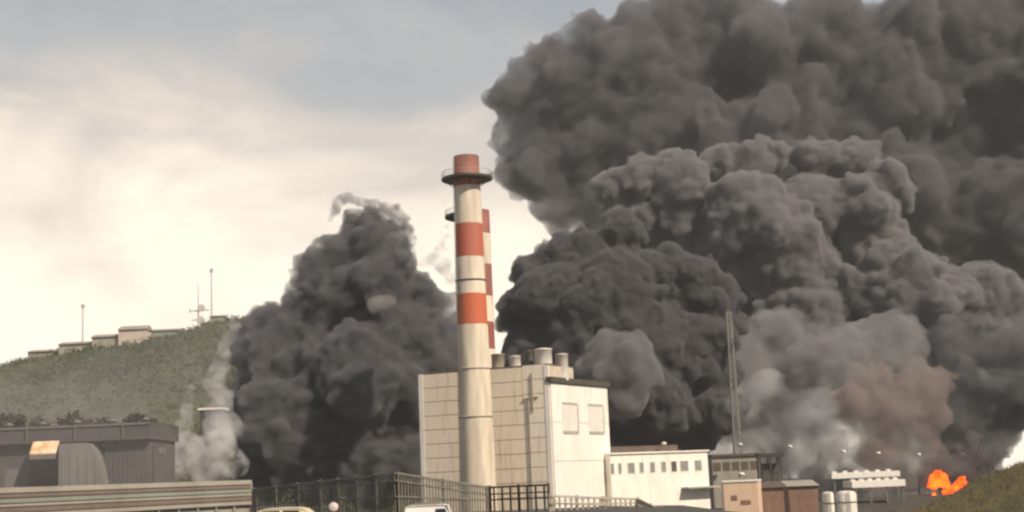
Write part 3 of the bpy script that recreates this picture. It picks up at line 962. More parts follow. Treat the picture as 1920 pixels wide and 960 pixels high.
# dark steel frame structure
o0, u, nn, Lw = frame_building(1426, 1473, 900, 292.0, R(-3))
zt0 = zat(1450, 849, o0, u, Lw, 1426, 1473)
b = empty('loading_gantry', o0, 'dark open steel loading gantry with a flat roof behind the pink house', 'gantry')
w = MB(); w.prism([p + UP * (zt0 - 0.9) for p in (o0 - u * 0.2 + nn * 0.3, o0 + u * (Lw + 0.6) + nn * 0.3, o0 + u * (Lw + 0.6) - nn * 5, o0 - u * 0.2 - nn * 5)], UP * 0.9); w.build('roof', M['dark_steel'], b)
for s in (0.15, Lw * 0.5, Lw - 0.15):
    for d_ in (0, 4.6):
        w = MB(); w.bar(o0 + u * s - nn * d_, o0 + u * s - nn * d_ + UP * (zt0 - 0.9), 0.3, up=(0, 1, 0)); w.build('leg', M['dark_steel'], b)
w = MB(); w.prism([p + UP * 0.5 for p in (o0 + u * 0.5 - nn * 1.5, o0 + u * (Lw - 0.4) - nn * 1.5, o0 + u * (Lw - 0.4) - nn * 4, o0 + u * 0.5 - nn * 4)], UP * (zt0 - 2.6)); w.build('hopper', M['dark_wall'], b)
w = MB()
for z in (zt0 * 0.45, zt0 * 0.68): w.bar(o0 + UP * z, o0 + u * Lw + UP * z, 0.14)
w.bar(o0 + UP * zt0 * 0.45, o0 + u * Lw * 0.5 + UP * zt0 * 0.68, 0.12); w.bar(o0 + u * Lw + UP * zt0 * 0.45, o0 + u * Lw * 0.5 + UP * zt0 * 0.68, 0.12)
w.build('brace', M['grey_steel'], b)

# pink little house
o0, u, nn, Lw = frame_building(1358, 1428, 940, 215.0, R(-6))
zt0 = zat(1400, 903, o0, u, Lw, 1358, 1428)
b = empty('pink_house', o0, 'small salmon pink house with two dark openings and a flat top', 'house')
w = MB(); w.prism([o0, o0 + u * Lw, o0 + u * (Lw + 1) - nn * 7, o0 + u * 0 - nn * 7], UP * zt0); w.build('wall', M['pink_wall'], b)
w = MB(); w.prism([p + UP * (zt0 + 0.003) for p in (o0 - u * 0.1 + nn * 0.15, o0 + u * (Lw + 0.1) + nn * 0.15, o0 + u * (Lw + 1.1) - nn * 7, o0 - u * 0.1 - nn * 7)], UP * 0.22); w.build('roof', M['white_wall'], b)
for xa, xb, ya, yb_ in ((1373, 1385, 929, 938), (1392, 1412, 938, 946)):
    sa, sb = Lw * (xa - 1358) / 70, Lw * (xb - 1358) / 70
    za, zb_ = at(xa, ya, o0.y).z - GZ, at(xa, yb_, o0.y).z - GZ
    w = MB(); w.obox(o0 + u * ((sa + sb) / 2) + nn * 0.03 + UP * ((za + zb_) / 2), u * ((sb - sa) / 2), nn * 0.04, UP * ((za - zb_) / 2)); w.build('window', M['brown_wall'], b)

# brown huts
for (xa, xb, yt_, Y, mm, rm, lab, name) in (
        (1430, 1476, 908, 222.0, 'brown_wall', 'roof_brown', 'low rusty brown hut touching the pink house', 'brown_hut'),
        (1480, 1540, 905, 232.0, 'brown_wall', 'concrete', 'rust brown hut with a grey slanting roof left of the white tanks', 'brown_hut')):
    o0, u, nn, Lw = frame_building(xa, xb, 940, Y, R(-2))
    zt0 = zat((xa + xb) / 2, yt_ + 6, o0, u, Lw, xa, xb)
    b = empty(name, o0, lab, 'hut', 'brown huts')
    w = MB(); w.prism([o0, o0 + u * Lw, o0 + u * Lw - nn * 6, o0 - nn * 6], UP * zt0); w.build('wall', M[mm], b)
    r0 = zt0 + 0.004
    w = MB(); w.prism([o0 - u * 0.3 + nn * 0.4 + UP * r0, o0 - u * 0.3 - nn * 6.3 + UP * r0, o0 - u * 0.3 - nn * 6.3 + UP * (r0 + 0.9)], u * (Lw + 0.6)); w.build('roof', M[rm], b)
    w = MB(); w.obox(o0 + u * (Lw * 0.6) + nn * 0.03 + UP * 1.05, u * 0.7, nn * 0.04, UP * 1.05); w.build('door', M['dark_wall'], b)
    w = MB(); w.obox(o0 + u * (Lw * 0.25) + nn * 0.03 + UP * 1.6, u * 0.5, nn * 0.04, UP * 0.4); w.build('window', M['glass_dark'], b)

# white roofed loading sheds and tanks
for (xa, xb, ya, yb_, Y, lab) in ((1560, 1688, 888, 898, 300.0, 'long thin white canopy roof on posts, the upper of two left of the fire'),
                                  (1598, 1698, 903, 915, 282.0, 'long thin white canopy roof on posts, the lower of two left of the fire')):
    p0, p1 = at(xa, yb_, Y), at(xb, yb_ - 8, Y)
    p1.z = p0.z
    root = empty('loading_canopy', (p0.x, p0.y, GZ), lab, 'canopy', 'white loading canopies')
    h = (yb_ - ya) * mpp(Y)
    w = MB(); w.prism([p0, p1, p1 + Vector((0, 8, 0)), p0 + Vector((0, 8, 0))], UP * h); w.build('roof', M['white_wall'], root)
    for k in range(4):
        q_ = p0.lerp(p1, 0.04 + 0.306 * k) + Vector((0, 0.5, 0))
        w = MB(); w.bar((q_.x, q_.y, GZ), (q_.x, q_.y, p0.z), 0.3, up=(0, 1, 0)); w.build('post', M['grey_steel'], root)
    for k in range(6):
        q_ = p0.lerp(p1, 0.08 + 0.16 * k) + Vector((0, 3, 0))
        w = MB(); w.box((q_.x, q_.y, p0.z + h + 0.2), (0.9, 0.9, 0.4))
        w.build('roof_box', M['vent_white'], root)
for (xa, xb, yt_, Y, lab) in ((1541, 1562, 922, 240.0, 'narrow upright white tank, left of the pair below the canopies'), (1568, 1604, 920, 243.0, 'wide squat white tank, right of the pair below the canopies')):
    p = at((xa + xb) / 2, yt_, Y); r = (xb - xa) / 2 * mpp(Y)
    root = empty('storage_tank', (p.x, p.y, GZ), lab, 'tank', 'white storage tanks')
    w = MB(); w.lathe((p.x, p.y, 0), [(r, GZ), (r, p.z - r * 0.3), (r * 0.8, p.z - r * 0.08), (r * 0.4, p.z), (0.01, p.z + 0.03)], 28); w.build('shell', M['vent_white'], root)
    w = MB(); w.lathe((p.x, p.y, 0), [(r + 0.001, p.z - 2), (r + 0.08, p.z - 2), (r + 0.08, p.z - 1.8), (r + 0.001, p.z - 1.8)], 28); w.build('hoop', M['grey_steel'], root)
    w = MB()
    for sg in (-0.2, 0.2): w.bar((p.x + sg, p.y - r - 0.15, GZ), (p.x + sg, p.y - r - 0.15, p.z), 0.06, up=(0, 1, 0))
    for k in range(int((p.z - GZ) / 0.4)): w.bar((p.x - 0.2, p.y - r - 0.15, GZ + 0.3 + 0.4 * k), (p.x + 0.2, p.y - r - 0.15, GZ + 0.3 + 0.4 * k), 0.04)
    w.build('ladder', M['grey_steel'], root)

# ------------------------------------------------------------------ lattice mast
pm = at(1383, 845, 318.0); zt0 = at(1358, 585, 318.0).z - GZ
root = empty('lattice_mast', (pm.x, pm.y, GZ), 'tall thin lattice mast with a crossarm in front of the grey smoke', 'mast')


def hw(z): return 0.95 - 0.5 * z / zt0


for sx, sy in ((-1, -1), (1, -1), (1, 1), (-1, 1)):
    w = MB(); w.bar((pm.x + sx * hw(0), pm.y + sy * hw(0), GZ), (pm.x + sx * hw(zt0), pm.y + sy * hw(zt0), zt0 + GZ), 0.24, up=(0, 1, 0)); w.build('leg', M['mast_steel'], root)
w = MB(); K = 28
for k in range(K):
    z0, z1 = zt0 * k / K, zt0 * (k + 1) / K
    q0 = [Vector((pm.x + a * hw(z0), pm.y + c * hw(z0), z0 + GZ)) for a, c in ((-1, -1), (1, -1), (1, 1), (-1, 1))]
    q1 = [Vector((pm.x + a * hw(z1), pm.y + c * hw(z1), z1 + GZ)) for a, c in ((-1, -1), (1, -1), (1, 1), (-1, 1))]
    for i in range(4):
        j = (i + 1) % 4
        w.bar(q0[i], q1[j], 0.13); w.bar(q1[i], q1[j], 0.13)
w.build('bracing', M['mast_steel'], root)
zc = at(1362, 646, 318.0).z
w = MB(); w.bar((pm.x - 2.9, pm.y, zc), (pm.x + 2.2, pm.y, zc), 0.35); w.bar((pm.x - 2.9, pm.y, zc), (pm.x, pm.y, zc - 1.5), 0.12); w.bar((pm.x + 2.2, pm.y, zc), (pm.x, pm.y, zc - 1.5), 0.12)
w.box((pm.x + 1.2, pm.y - 0.5, zc + 0.9), (0.9, 0.7, 1.2)); w.build('crossarm', M['dark_steel'], root)
w = MB(); w.tube((pm.x, pm.y, zt0 + GZ - 0.5), (pm.x, pm.y, zt0 + GZ + 4), 0.09, 0.04); w.build('antenna', M['grey_steel'], root)

# ------------------------------------------------------------------ street lamps


def make_lamp(h, label):
    root = empty('street_lamp', (0, 0, 0), label, 'street lamp', 'white street lamps of the plant')
    w = MB(); w.tube((0, 0, 0), (0, 0, h - 0.2), 0.13, 0.07, 8); w.tube((0, 0, 0), (0, 0, 0.5), 0.22, 0.2, 8); w.build('post', M['grey_steel'], root)
    w = MB(); w.bar((-0.05, 0, h - 0.25), (0.75, 0, h - 0.1), 0.1); w.build('arm', M['grey_steel'], root)
    w = MB()
    w.lathe((0.55, 0, h - 0.25), [(0.01, 0), (0.42, 0.05), (0.55, 0.22), (0.5, 0.42), (0.28, 0.58), (0.01, 0.62)], 14); w.build('lamp_head', M['vent_white'], root)
    return root


lamps = [(1240, 832, 290, 'white lamp head on a post above the roof of the white low building'),
         (1383, 834, 300, 'white lamp head at the foot of the lattice mast'),
         (1384, 890, 228, 'white lamp head just over the pink house roof'),
         (1476, 838, 296, 'white lamp head at the right edge of the dark gantry roof'),
         (1577, 847, 310, 'white lamp head in grey smoke above the left end of the canopies'),
         (1642, 850, 312, 'white lamp head in grey smoke above the middle of the canopies'),
         (1718, 853, 314, 'white lamp head inside the brown smoke next to the fire'),
         (1800, 852, 316, 'white lamp head above the fire among the wrecked girders')]
proto = None
for x, y, Y, lab in lamps:
    p = at(x, y, Y)
    if proto is None:
        proto = make_lamp(1.0, lab)
        for c in children(proto):
            pass
        l_ = proto
    else:
        l_ = copy_tree(proto)
    l_.location = (p.x, p.y, GZ)
    l_['h'] = p.z - GZ
    l_['label'] = lab
# stretch only the posts: every lamp stands on the ground and its head sits at its own height
for l_ in [o_ for o_ in bpy.data.objects if o_.name.startswith('street_lamp')]:
    h = l_['h']
    for c in children(l_):
        if c.name.startswith('post'): c.scale = (1, 1, h / 1.0)
        else: c.location.z = h - 1.0
    del l_['h']

# ------------------------------------------------------------------ fire and burnt wreck


def emis(name, c1, c2, s):
    m = bpy.data.materials.new(name)
    m.use_nodes = True
    t = m.node_tree; t.nodes.clear(); L = t.links.new
    out = N(t, 'ShaderNodeOutputMaterial'); e = N(t, 'ShaderNodeEmission'); e.inputs[1].default_value = s
    tc = N(t, 'ShaderNodeTexCoord'); n_ = N(t, 'ShaderNodeTexNoise'); n_.inputs['Scale'].default_value = 0.55; n_.inputs['Detail'].default_value = 4
    L(tc.outputs['Object'], n_.inputs['Vector'])
    cr = N(t, 'ShaderNodeValToRGB'); cr.color_ramp.elements[0].position = 0.36; cr.color_ramp.elements[1].position = 0.62
    cr.color_ramp.elements[0].color = (*c1, 1); cr.color_ramp.elements[1].color = (*c2, 1)
    L(n_.outputs['Fac'], cr.inputs[0]); L(cr.outputs[0], e.inputs[0]); L(e.outputs[0], out.inputs[0])
    return m


FIRE = emis('flame_glow', (1.0, 0.020, 0.002), (1.0, 0.095, 0.006), 3.8)
fp = at(1780, 930, 300.0)
fire = empty('fire', (fp.x, fp.y, GZ), 'bright orange fire burning at the foot of the smoke, lower right', 'fire')


def blob(puffs, Y, seed, voxel, name, m, parent):
    g = np.random.default_rng(seed)
    C0 = np.array([at(x, y, Y + g.uniform(-0.5, 0.5))[:] for x, y, r in puffs]); R0 = np.array([r * mpp(Y) for _, _, r in puffs])
    C1 = np.repeat(C0, 9, 0) + dirs(g, len(C0) * 9) * np.repeat(R0, 9)[:, None] * 0.8 + np.array([0, 0, 0.1]); R1 = np.repeat(R0, 9) * g.uniform(0.25, 0.5, len(C1))
    v0, f0 = spheres(C0, R0, ICO2); v1, f1 = spheres(C1, R1, ICO1)
    me = mesh_np(name, np.concatenate([v0, v1]), np.concatenate([f0, f1 + len(v0)]))
    o = link_mesh(name, me, None)
    md = o.modifiers.new('Remesh', 'REMESH'); md.mode = 'VOXEL'; md.voxel_size = voxel
    md = o.modifiers.new('Displace', 'DISPLACE'); md.texture = tex('CLOUDS', 0.9, noise_depth=4); md.texture_coords = 'GLOBAL'; md.strength = 1.5; md.direction = 'NORMAL'; md.mid_level = 0.55
    me2 = bpy.data.meshes.new_from_object(o.evaluated_get(bpy.context.evaluated_depsgraph_get()))
    o.modifiers.clear()
    me2.materials.clear(); me2.materials.append(m)
    org = WL[parent]
    me2.transform(Matrix.Translation(-org))
    me2.polygons.foreach_set('use_smooth', [True] * len(me2.polygons))
    o.data = me2
    o.parent = parent
    WL[o] = org
    return o


blob([(1755, 901, 13), (1764, 897, 12), (1770, 905, 10), (1750, 909, 9), (1758, 889, 7)], 300, 1, 0.16, 'flame', FIRE, fire)
blob([(1802, 907, 10), (1807, 917, 9), (1801, 923, 11), (1790, 927, 13), (1779, 931, 11), (1770, 937, 8), (1795, 917, 10), (1804, 898, 6), (1783, 919, 8)], 300, 2, 0.16, 'flame', FIRE, fire)
blob([(1752, 931, 5), (1760, 934, 5), (1768, 940, 4)], 300, 3, 0.14, 'flame', FIRE, fire)

wp = at(1840, 900, 306.0)
wr = empty('burnt_gantry', (wp.x, wp.y, GZ), 'collapsed black steel girders leaning beside the fire', 'wreck')
for pts in (((1796, 832), (1880, 896)), ((1845, 820), (1822, 905)), ((1872, 834), (1846, 912)), ((1860, 856), (1893, 853))):
    a, c = at(*pts[0], 306.0), at(*pts[1], 308.0)
    d_ = (c - a); n_ = Vector((0, 1, 0)); s_ = d_.cross(n_).normalized() * 0.45
    w = MB()
    w.bar(a + s_, c + s_, 0.22); w.bar(a - s_, c - s_, 0.22)
    K = max(3, int(d_.length / 1.2))
    for k in range(K):
        w.bar(a + d_ * (k / K) + s_ * (1 if k % 2 else -1), a + d_ * ((k + 1) / K) - s_ * (1 if k % 2 else -1), 0.12)
    w.build('girder', M['dark_steel'], wr)
# low dark earth mound under the fire and the tanks
mx_ = np.arange(52, 122, 1.0); my_ = np.arange(244, 336, 1.5)
X, Y_ = np.meshgrid(mx_, my_)


def mound_z(X, Y_):
    a = at(1480, 958, 285.0); b_ = at(1560, 945, 285.0); c = at(1700, 934, 285.0); d = at(1800, 926, 285.0); e = at(1920, 905, 285.0)
    h = np.interp(X, [a.x - 8, a.x, b_.x, c.x, d.x, e.x, e.x + 18], [0, a.z - GZ, b_.z - GZ, c.z - GZ, d.z - GZ, e.z - GZ, 0])
    t = np.clip((Y_ - 246) / 38, 0, 1); t = t * t * (3 - 2 * t)
    t2 = 1 - np.clip((Y_ - 305) / 28, 0, 1) ** 2
    return GZ - 0.3 + np.maximum(h, 0) * t * t2 + 0.25 * vnoise(X, Y_, 2.6) + 0.4 * vnoise(X + 30, Y_, 6.0)


Zm = mound_z(X, Y_)
idx = np.arange(Zm.size).reshape(Zm.shape)
F = np.stack([idx[:-1, :-1], idx[:-1, 1:], idx[1:, 1:], idx[1:, :-1]], -1).reshape(-1, 4)
o = link_mesh('earth_mound', mesh_np('earth_mound', np.stack([X, Y_, Zm], -1).reshape(-1, 3), F), M['scorched']); tag(o, 'dark scorched earth mound under the fire', kind='structure')

# ------------------------------------------------------------------ grassy bank at the lower right
gx = np.arange(-6, 60, 0.8); gy = np.arange(96, 190, 1.6)
X, Y_ = np.meshgrid(gx, gy)


def bank_z(X, Y_):
    # crest height follows the photograph's edge from (1700, 960) up to (1920, 872)
    a = at(1735, 966, 150.0); c = at(1810, 938, 150.0); d = at(1872, 903, 150.0); e = at(1935, 868, 150.0)
    h = np.interp(X, [a.x - 14, a.x, c.x, d.x, e.x, e.x + 12], [0.0, a.z - GZ, c.z - GZ, d.z - GZ, e.z - GZ, e.z + 1.0 - GZ])
    t = np.clip((Y_ - 100) / 46, 0, 1); t = t * t * (3 - 2 * t)
    t2 = 1 - np.clip((Y_ - 152) / 34, 0, 1) ** 2
    return np.maximum(h, 0) * t * t2 - 0.3 + GZ + 0.14 * vnoise(X, Y_, 2.1) + 0.42 * vnoise(X + 40, Y_, 5.0)


gx = np.arange(20, 90, 0.8)
X, Y_ = np.meshgrid(gx, gy)
Zb = bank_z(X, Y_)
idx = np.arange(Zb.size).reshape(Zb.shape)
F = np.stack([idx[:-1, :-1], idx[:-1, 1:], idx[1:, 1:], idx[1:, :-1]], -1).reshape(-1, 4)
o = link_mesh('earth_bank', mesh_np('earth_bank', np.stack([X, Y_, Zb], -1).reshape(-1, 3), F), M['bank']); tag(o, 'brown and green grassy earth bank in the lower right corner', kind='structure')
g = np.random.default_rng(5)
n = 26000
tx = g.uniform(30, 75, n); ty = g.uniform(112, 168, n); tz = bank_z(tx, ty)
hgt = 0.12 + 0.6 * g.random(n) ** 3; dx = g.normal(0, 0.16, n); dy = g.normal(0, 0.16, n); wd = g.uniform(0.03, 0.09, n)
v = np.stack([np.stack([tx - wd, ty, tz - 0.05], 1), np.stack([tx + wd, ty, tz - 0.05], 1), np.stack([tx + dx, ty + dy, tz + hgt], 1)], 1).reshape(-1, 3)
o = link_mesh('grass', mesh_np('grass', v, np.arange(len(v)).reshape(-1, 3)), M['grass']); tag(o, 'dry grass tufts on the bank', kind='stuff')

# ------------------------------------------------------------------ left: dark shed, trees, tarpaulin trailer, rails
Ys = 205.0
p0, p1 = at(-60, 905, Ys), at(283, 905, Ys)
p0.z = p1.z = 0
u = (p1 - p0).normalized(); u = Vector((1, 0, 0)); Ls = p1.x - p0.x
ztop = at(140, 797, Ys).z; zund = at(140, 829, Ys).z
sh = empty('dark_shed', p0, 'long dark flat roofed open shed at the lower left', 'shed')
w = MB(); w.prism([p0 - u * 1 + Vector((0, -1.2, zund)), p1 + u * 0.2 + Vector((0, -1.2, zund)), p1 + u * 0.2 + Vector((0, 16, zund)), p0 - u * 1 + Vector((0, 16, zund))], UP * (ztop - zund)); w.build('roof', M['dark_wall'], sh)
xs = lambda px: at(px, 870, Ys).x
for a, c in ((-60, 54), (196, 281)):
    w = MB(); w.prism([Vector((xs(a), Ys, 0)), Vector((xs(c), Ys, 0)), Vector((xs(c), Ys + 15, 0)), Vector((xs(a), Ys + 15, 0))], UP * (zund - 0.003)); w.build('wall', M['dark_wall'], sh)
w = MB(); w.prism([Vector((xs(54) + 0.01, Ys + 13, 0)), Vector((xs(196) - 0.01, Ys + 13, 0)), Vector((xs(196) - 0.01, Ys + 14, 0)), Vector((xs(54) + 0.01, Ys + 14, 0))], UP * (zund - 0.003)); w.build('back_wall', M['concrete'], sh)
w = MB()
for k in range(9): w.obox(Vector((xs(205 + 8.6 * k), Ys - 0.04, zund * 0.5)), (0.05, 0, 0), (0, 0.05, 0), (0, 0, zund * 0.48))
w.build('shutter', M['roof_dark'], sh)
w = MB()
w.bar((p0.x - 1, Ys - 1.3, ztop - 0.25), (p1.x + 0.2, Ys - 1.3, ztop - 0.25), 0.22); w.build('gutter', M['grey_steel'], sh)
for k in range(5):
    w = MB(); w.lathe((p0.x + 4 + 5.1 * k, Ys + 5, ztop), [(0.4, 0.0), (0.4, 0.5), (0.62, 0.55), (0.62, 0.72), (0.2, 0.95), (0.01, 0.97)], 14); w.build('roof_vent', M['grey_steel'], sh)
for k in range(4):
    xx = p0.x + 2 + 6.9 * k
    w = MB(); w.tube((xx, Ys - 1.42, zund + 0.2), (xx, Ys - 1.42, ztop - 0.3), 0.09, n=8); w.build('downpipe', M['grey_steel'], sh)
w = MB(); w.prism([Vector((xs(10), Ys - 0.05, 3.5)), Vector((xs(34), Ys - 0.05, 3.5)), Vector((xs(34), Ys - 0.05, 7.0)), Vector((xs(10), Ys - 0.05, 7.0))], (0, 0.04, 0)); w.build('door', M['grey_steel'], sh)
# orange sheet hung in the opening
a, c = at(60, 828, Ys - 2.0), at(109, 860, Ys - 2.0)
sg_ = empty('hanging_awning', ((a.x + c.x) / 2, Ys - 1.6, c.z), 'small orange and cream awning under the roof of the dark shed', 'awning')
w = MB(); w.prism([(a.x, Ys - 1.5, a.z), (a.x, Ys - 3.0, c.z + 0.9), (a.x, Ys - 3.0, c.z + 0.7), (a.x, Ys - 1.5, a.z - 0.2)], (c.x - a.x, 0, 0)); w.build('cover', M['orange_sheet'], sg_)
w = MB(); w.prism([(a.x, Ys - 3.01, c.z + 0.7), (a.x, Ys - 3.05, c.z + 0.7), (a.x, Ys - 3.05, c.z), (a.x, Ys - 3.01, c.z)], (c.x - a.x, 0, 0)); w.build('valance', M['rail_brown'], sg_)
# trailer with grey tarpaulin
a, c = at(106, 832, Ys - 3), at(197, 905, Ys - 3)
tl = empty('covered_trailer', ((a.x + c.x) / 2, Ys - 1, 0), 'grey tarpaulin covered trailer parked in the shed opening', 'trailer')
prof = []
H0 = a.z; W0 = c.x - a.x
for k in range(13):
    t = k / 12; prof.append(Vector((a.x + W0 * (0.02 + 0.96 * t), Ys - 2.4, 1.2 + (H0 - 1.2) * (1 - max(0, (t - 0.55) / 0.45) ** 2.6 * 0.75))))
poly = [Vector((a.x + W0 * 0.02, Ys - 2.4, 1.2))] + prof + [Vector((a.x + W0 * 0.99, Ys - 2.4, 1.2))]
w = MB(); w.prism(poly, Vector((0, 6, 0))); w.build('cover', M['tarp'], tl)
w = MB()
for k in range(5): w.obox(Vector((a.x + W0 * (0.1 + 0.17 * k), Ys - 2.45, 1.2 + (H0 - 1.2) * 0.42)), (0.09, 0, 0), (0, 0.05, 0), (0, 0, (H0 - 1.2) * 0.40))
w.build('rib', M['tarp'], tl)
w = MB(); w.box((a.x + W0 / 2, Ys + 0.6, 1.0), (W0 * 0.96, 5.6, 0.38)); w.build('chassis', M['dark_steel'], tl)
for k in (0.2, 0.35, 0.75):
    for yy in (Ys - 1.9, Ys + 3.0):
        w = MB(); w.tube((a.x + W0 * k, yy - 0.15, 0.5), (a.x + W0 * k, yy + 0.15, 0.5), 0.5, n=16); w.build('wheel', M['rubber'], tl)
# lamp post at shed end
p = at(288, 900, Ys - 4); zt0 = at(287, 836, Ys - 4).z
root = empty('signal_post', (p.x, p.y, 0), 'thin dark post with two small lamps at the right end of the dark shed', 'post')
w = MB(); w.tube((p.x, p.y, 0), (p.x, p.y, zt0), 0.28, 0.22, 10); w.build('post', M['dark_steel'], root)
w = MB(); w.bar((p.x, p.y, zt0 - 0.15), (p.x + 1.5, p.y, zt0 - 0.5), 0.18); w.bar((p.x, p.y, zt0 - 0.9), (p.x + 1.5, p.y, zt0 - 1.3), 0.14); w.build('arm', M['dark_steel'], root)
w = MB(); w.box((p.x + 1.2, p.y, zt0 - 0.7), (0.8, 0.5, 0.9)); w.build('lamp', M['grey_steel'], root)


def tree(x, ytop, w_px, Y, seed, label, dark=True):
    g = np.random.default_rng(seed)
    p = at(x, 900, Y); zt = at(x, ytop, Y).z; wd_ = w_px * mpp(Y) / 2
    root = empty('broadleaf_tree', (p.x, p.y, 0), label, 'tree', 'dark trees behind the shed')
    wv = MB(); wv.tube((p.x, p.y, 0), (p.x + 0.3, p.y, zt * 0.6), 0.35, 0.2, 9)
    for k in range(6):
        t = g.uniform(0, 6.28); q = Vector((p.x + math.cos(t) * wd_ * 0.6, p.y + math.sin(t) * wd_ * 0.6, zt * g.uniform(0.7, 0.92)))
        wv.tube((p.x + 0.2, p.y, zt * 0.5), q, 0.15, 0.05, 7)
    wv.build('trunk', M['bark'], root)
    n = 46
    d = dirs(g, n) * (g.random((n, 1)) ** 0.4)
    hz = zt * 0.25
    cs = np.array([p.x, p.y, zt - hz]) + d * np.array([wd_, wd_, hz]) * np.array([0.9, 0.9, 0.85])
    v, f = leaf_cloud(cs, g.uniform(0.8, 1.7, n), 42, 0.34, seed + 50)
    link_mesh('crown', mesh_np('crown', v - np.array(root.location[:]), f), M['tree_leaf'], root)
    return root


for i, (x, yt_, wpx, Y, lab) in enumerate(((14, 768, 96, 232, 'dark leafy tree over the far left end of the shed roof'), (78, 776, 84, 236, 'dark tree above the orange awning, behind the shed roof'),
                                           (140, 772, 84, 230, 'dark tree above the grey trailer, behind the shed roof'), (202, 784, 70, 228, 'lower dark tree behind the shed roof, between two taller ones'), (256, 774, 66, 233, 'dark tree over the right end of the shed roof'))):
    tree(x, yt_, wpx, Y, 60 + i, lab)

# striped long barrier of rails
bar_root = None
pa, pb = at(-60, 917, 92.0), at(470, 902, 118.0)
bar_root = empty('rail_barrier', (pa.x, pa.y, 0), 'long low barrier of weathered horizontal rails in the lower left corner', 'barrier')
spec = [(915, 925, 'rail'), (927, 934, 'rail_brown'), (936, 944, 'rail_green'), (946, 951, 'rail'), (953, 962, 'rail_brown'), (964, 972, 'rail')]
for y0, y1, mm in spec:
    za0, za1 = at(0, y0, 95.0).z, at(0, y1, 95.0).z
    w = MB()
    a = Vector((pa.x, pa.y, (za0 + za1) / 2)); c = Vector((pb.x, pb.y, (za0 + za1) / 2))
    w.bar(a, c, 0.14, za0 - za1); w.build('rail', M[mm], bar_root)
for k in range(14):
    q_ = pa.lerp(pb, k / 13)
    w = MB(); w.bar((q_.x, q_.y + 0.2, 0), (q_.x, q_.y + 0.2, at(0, 916, 95.0).z), 0.16, up=(0, 1, 0)); w.build('post', M['concrete'], bar_root)
# blank backing wall behind the rails
w = MB(); zz = at(0, 920, 95.0).z
w.prism([(pa.x, pa.y + 0.5, 0), (pb.x, pb.y + 0.5, 0), (pb.x, pb.y + 0.8, 0), (pa.x, pa.y + 0.8, 0)], UP * zz); w.build('backing_wall', M['concrete'], bar_root)

# ------------------------------------------------------------------ steel fences


def fence(pts, label, m, bar_w=0.12, step=0.42, group='steel bar fences'):
    """pts: (px, py of top, depth)"""
    P = [at(x, y, Y) for x, y, Y in pts]
    root = empty('bar_fence', (P[0].x, P[0].y, 0), label, 'fence', group)
    w = wr_ = MB()
    for a, c in zip(P[:-1], P[1:]):
        wr_.bar(a, c, 0.14, 0.16)
        for dz in (-0.55, 0.45):
            k0 = 0.5 if dz > 0 else 0.0
            a2 = Vector((a.x, a.y, a.z * k0 if dz > 0 else a.z + dz)); c2 = Vector((c.x, c.y, c.z * k0 if dz > 0 else c.z + dz))
            wr_.bar(a2 + Vector((0, -0.1, 0)), c2 + Vector((0, -0.1, 0)), 0.09, 0.11)
        Lh = Vector((c.x - a.x, c.y - a.y)).length
        n_ = max(2, int(Lh / step))
        for k in range(n_):
            q_ = a.lerp(c, (k + 0.5) / n_)
            w.box((q_.x, q_.y, q_.z / 2), (bar_w, 0.05, q_.z - 0.05))
    w.build('bar_panel', m, root)
    for a, c in zip(P[:-1], P[1:]):
        n_ = max(1, round(Vector((c.x - a.x, c.y - a.y)).length / 2.9))
        for k in range(n_ + (1 if c is P[-1] else 0)):
            q_ = a.lerp(c, k / n_)
            w = MB(); w.box((q_.x, q_.y + 0.14, (q_.z + 0.15) / 2), (0.24, 0.2, q_.z + 0.15)); w.build('post', m, root)
    return root


fence([(476, 918, 118.0), (600, 903, 112.0), (742, 887, 104.0)], 'dark bar fence climbing to the right below the black column', M['fence_steel'])
fence([(744, 887, 104.0), (830, 901, 110.0), (912, 914, 116.0)], 'dark bar fence sloping down to the chimney foot', M['fence_steel'])
fence([(918, 914, 116.0), (1028, 909, 112.0)], 'short level fence panel right of the chimney foot', M['roof_brown'], 0.16, 0.8)
fence([(1032, 930, 110.0), (1130, 934, 112.0), (1196, 936, 114.0), (1246, 960, 108.0)], 'pale fence below the white end wall, ending in a slope', M['fence_pale'], 0.16, 0.5)

# ------------------------------------------------------------------ vehicles at the bottom edge


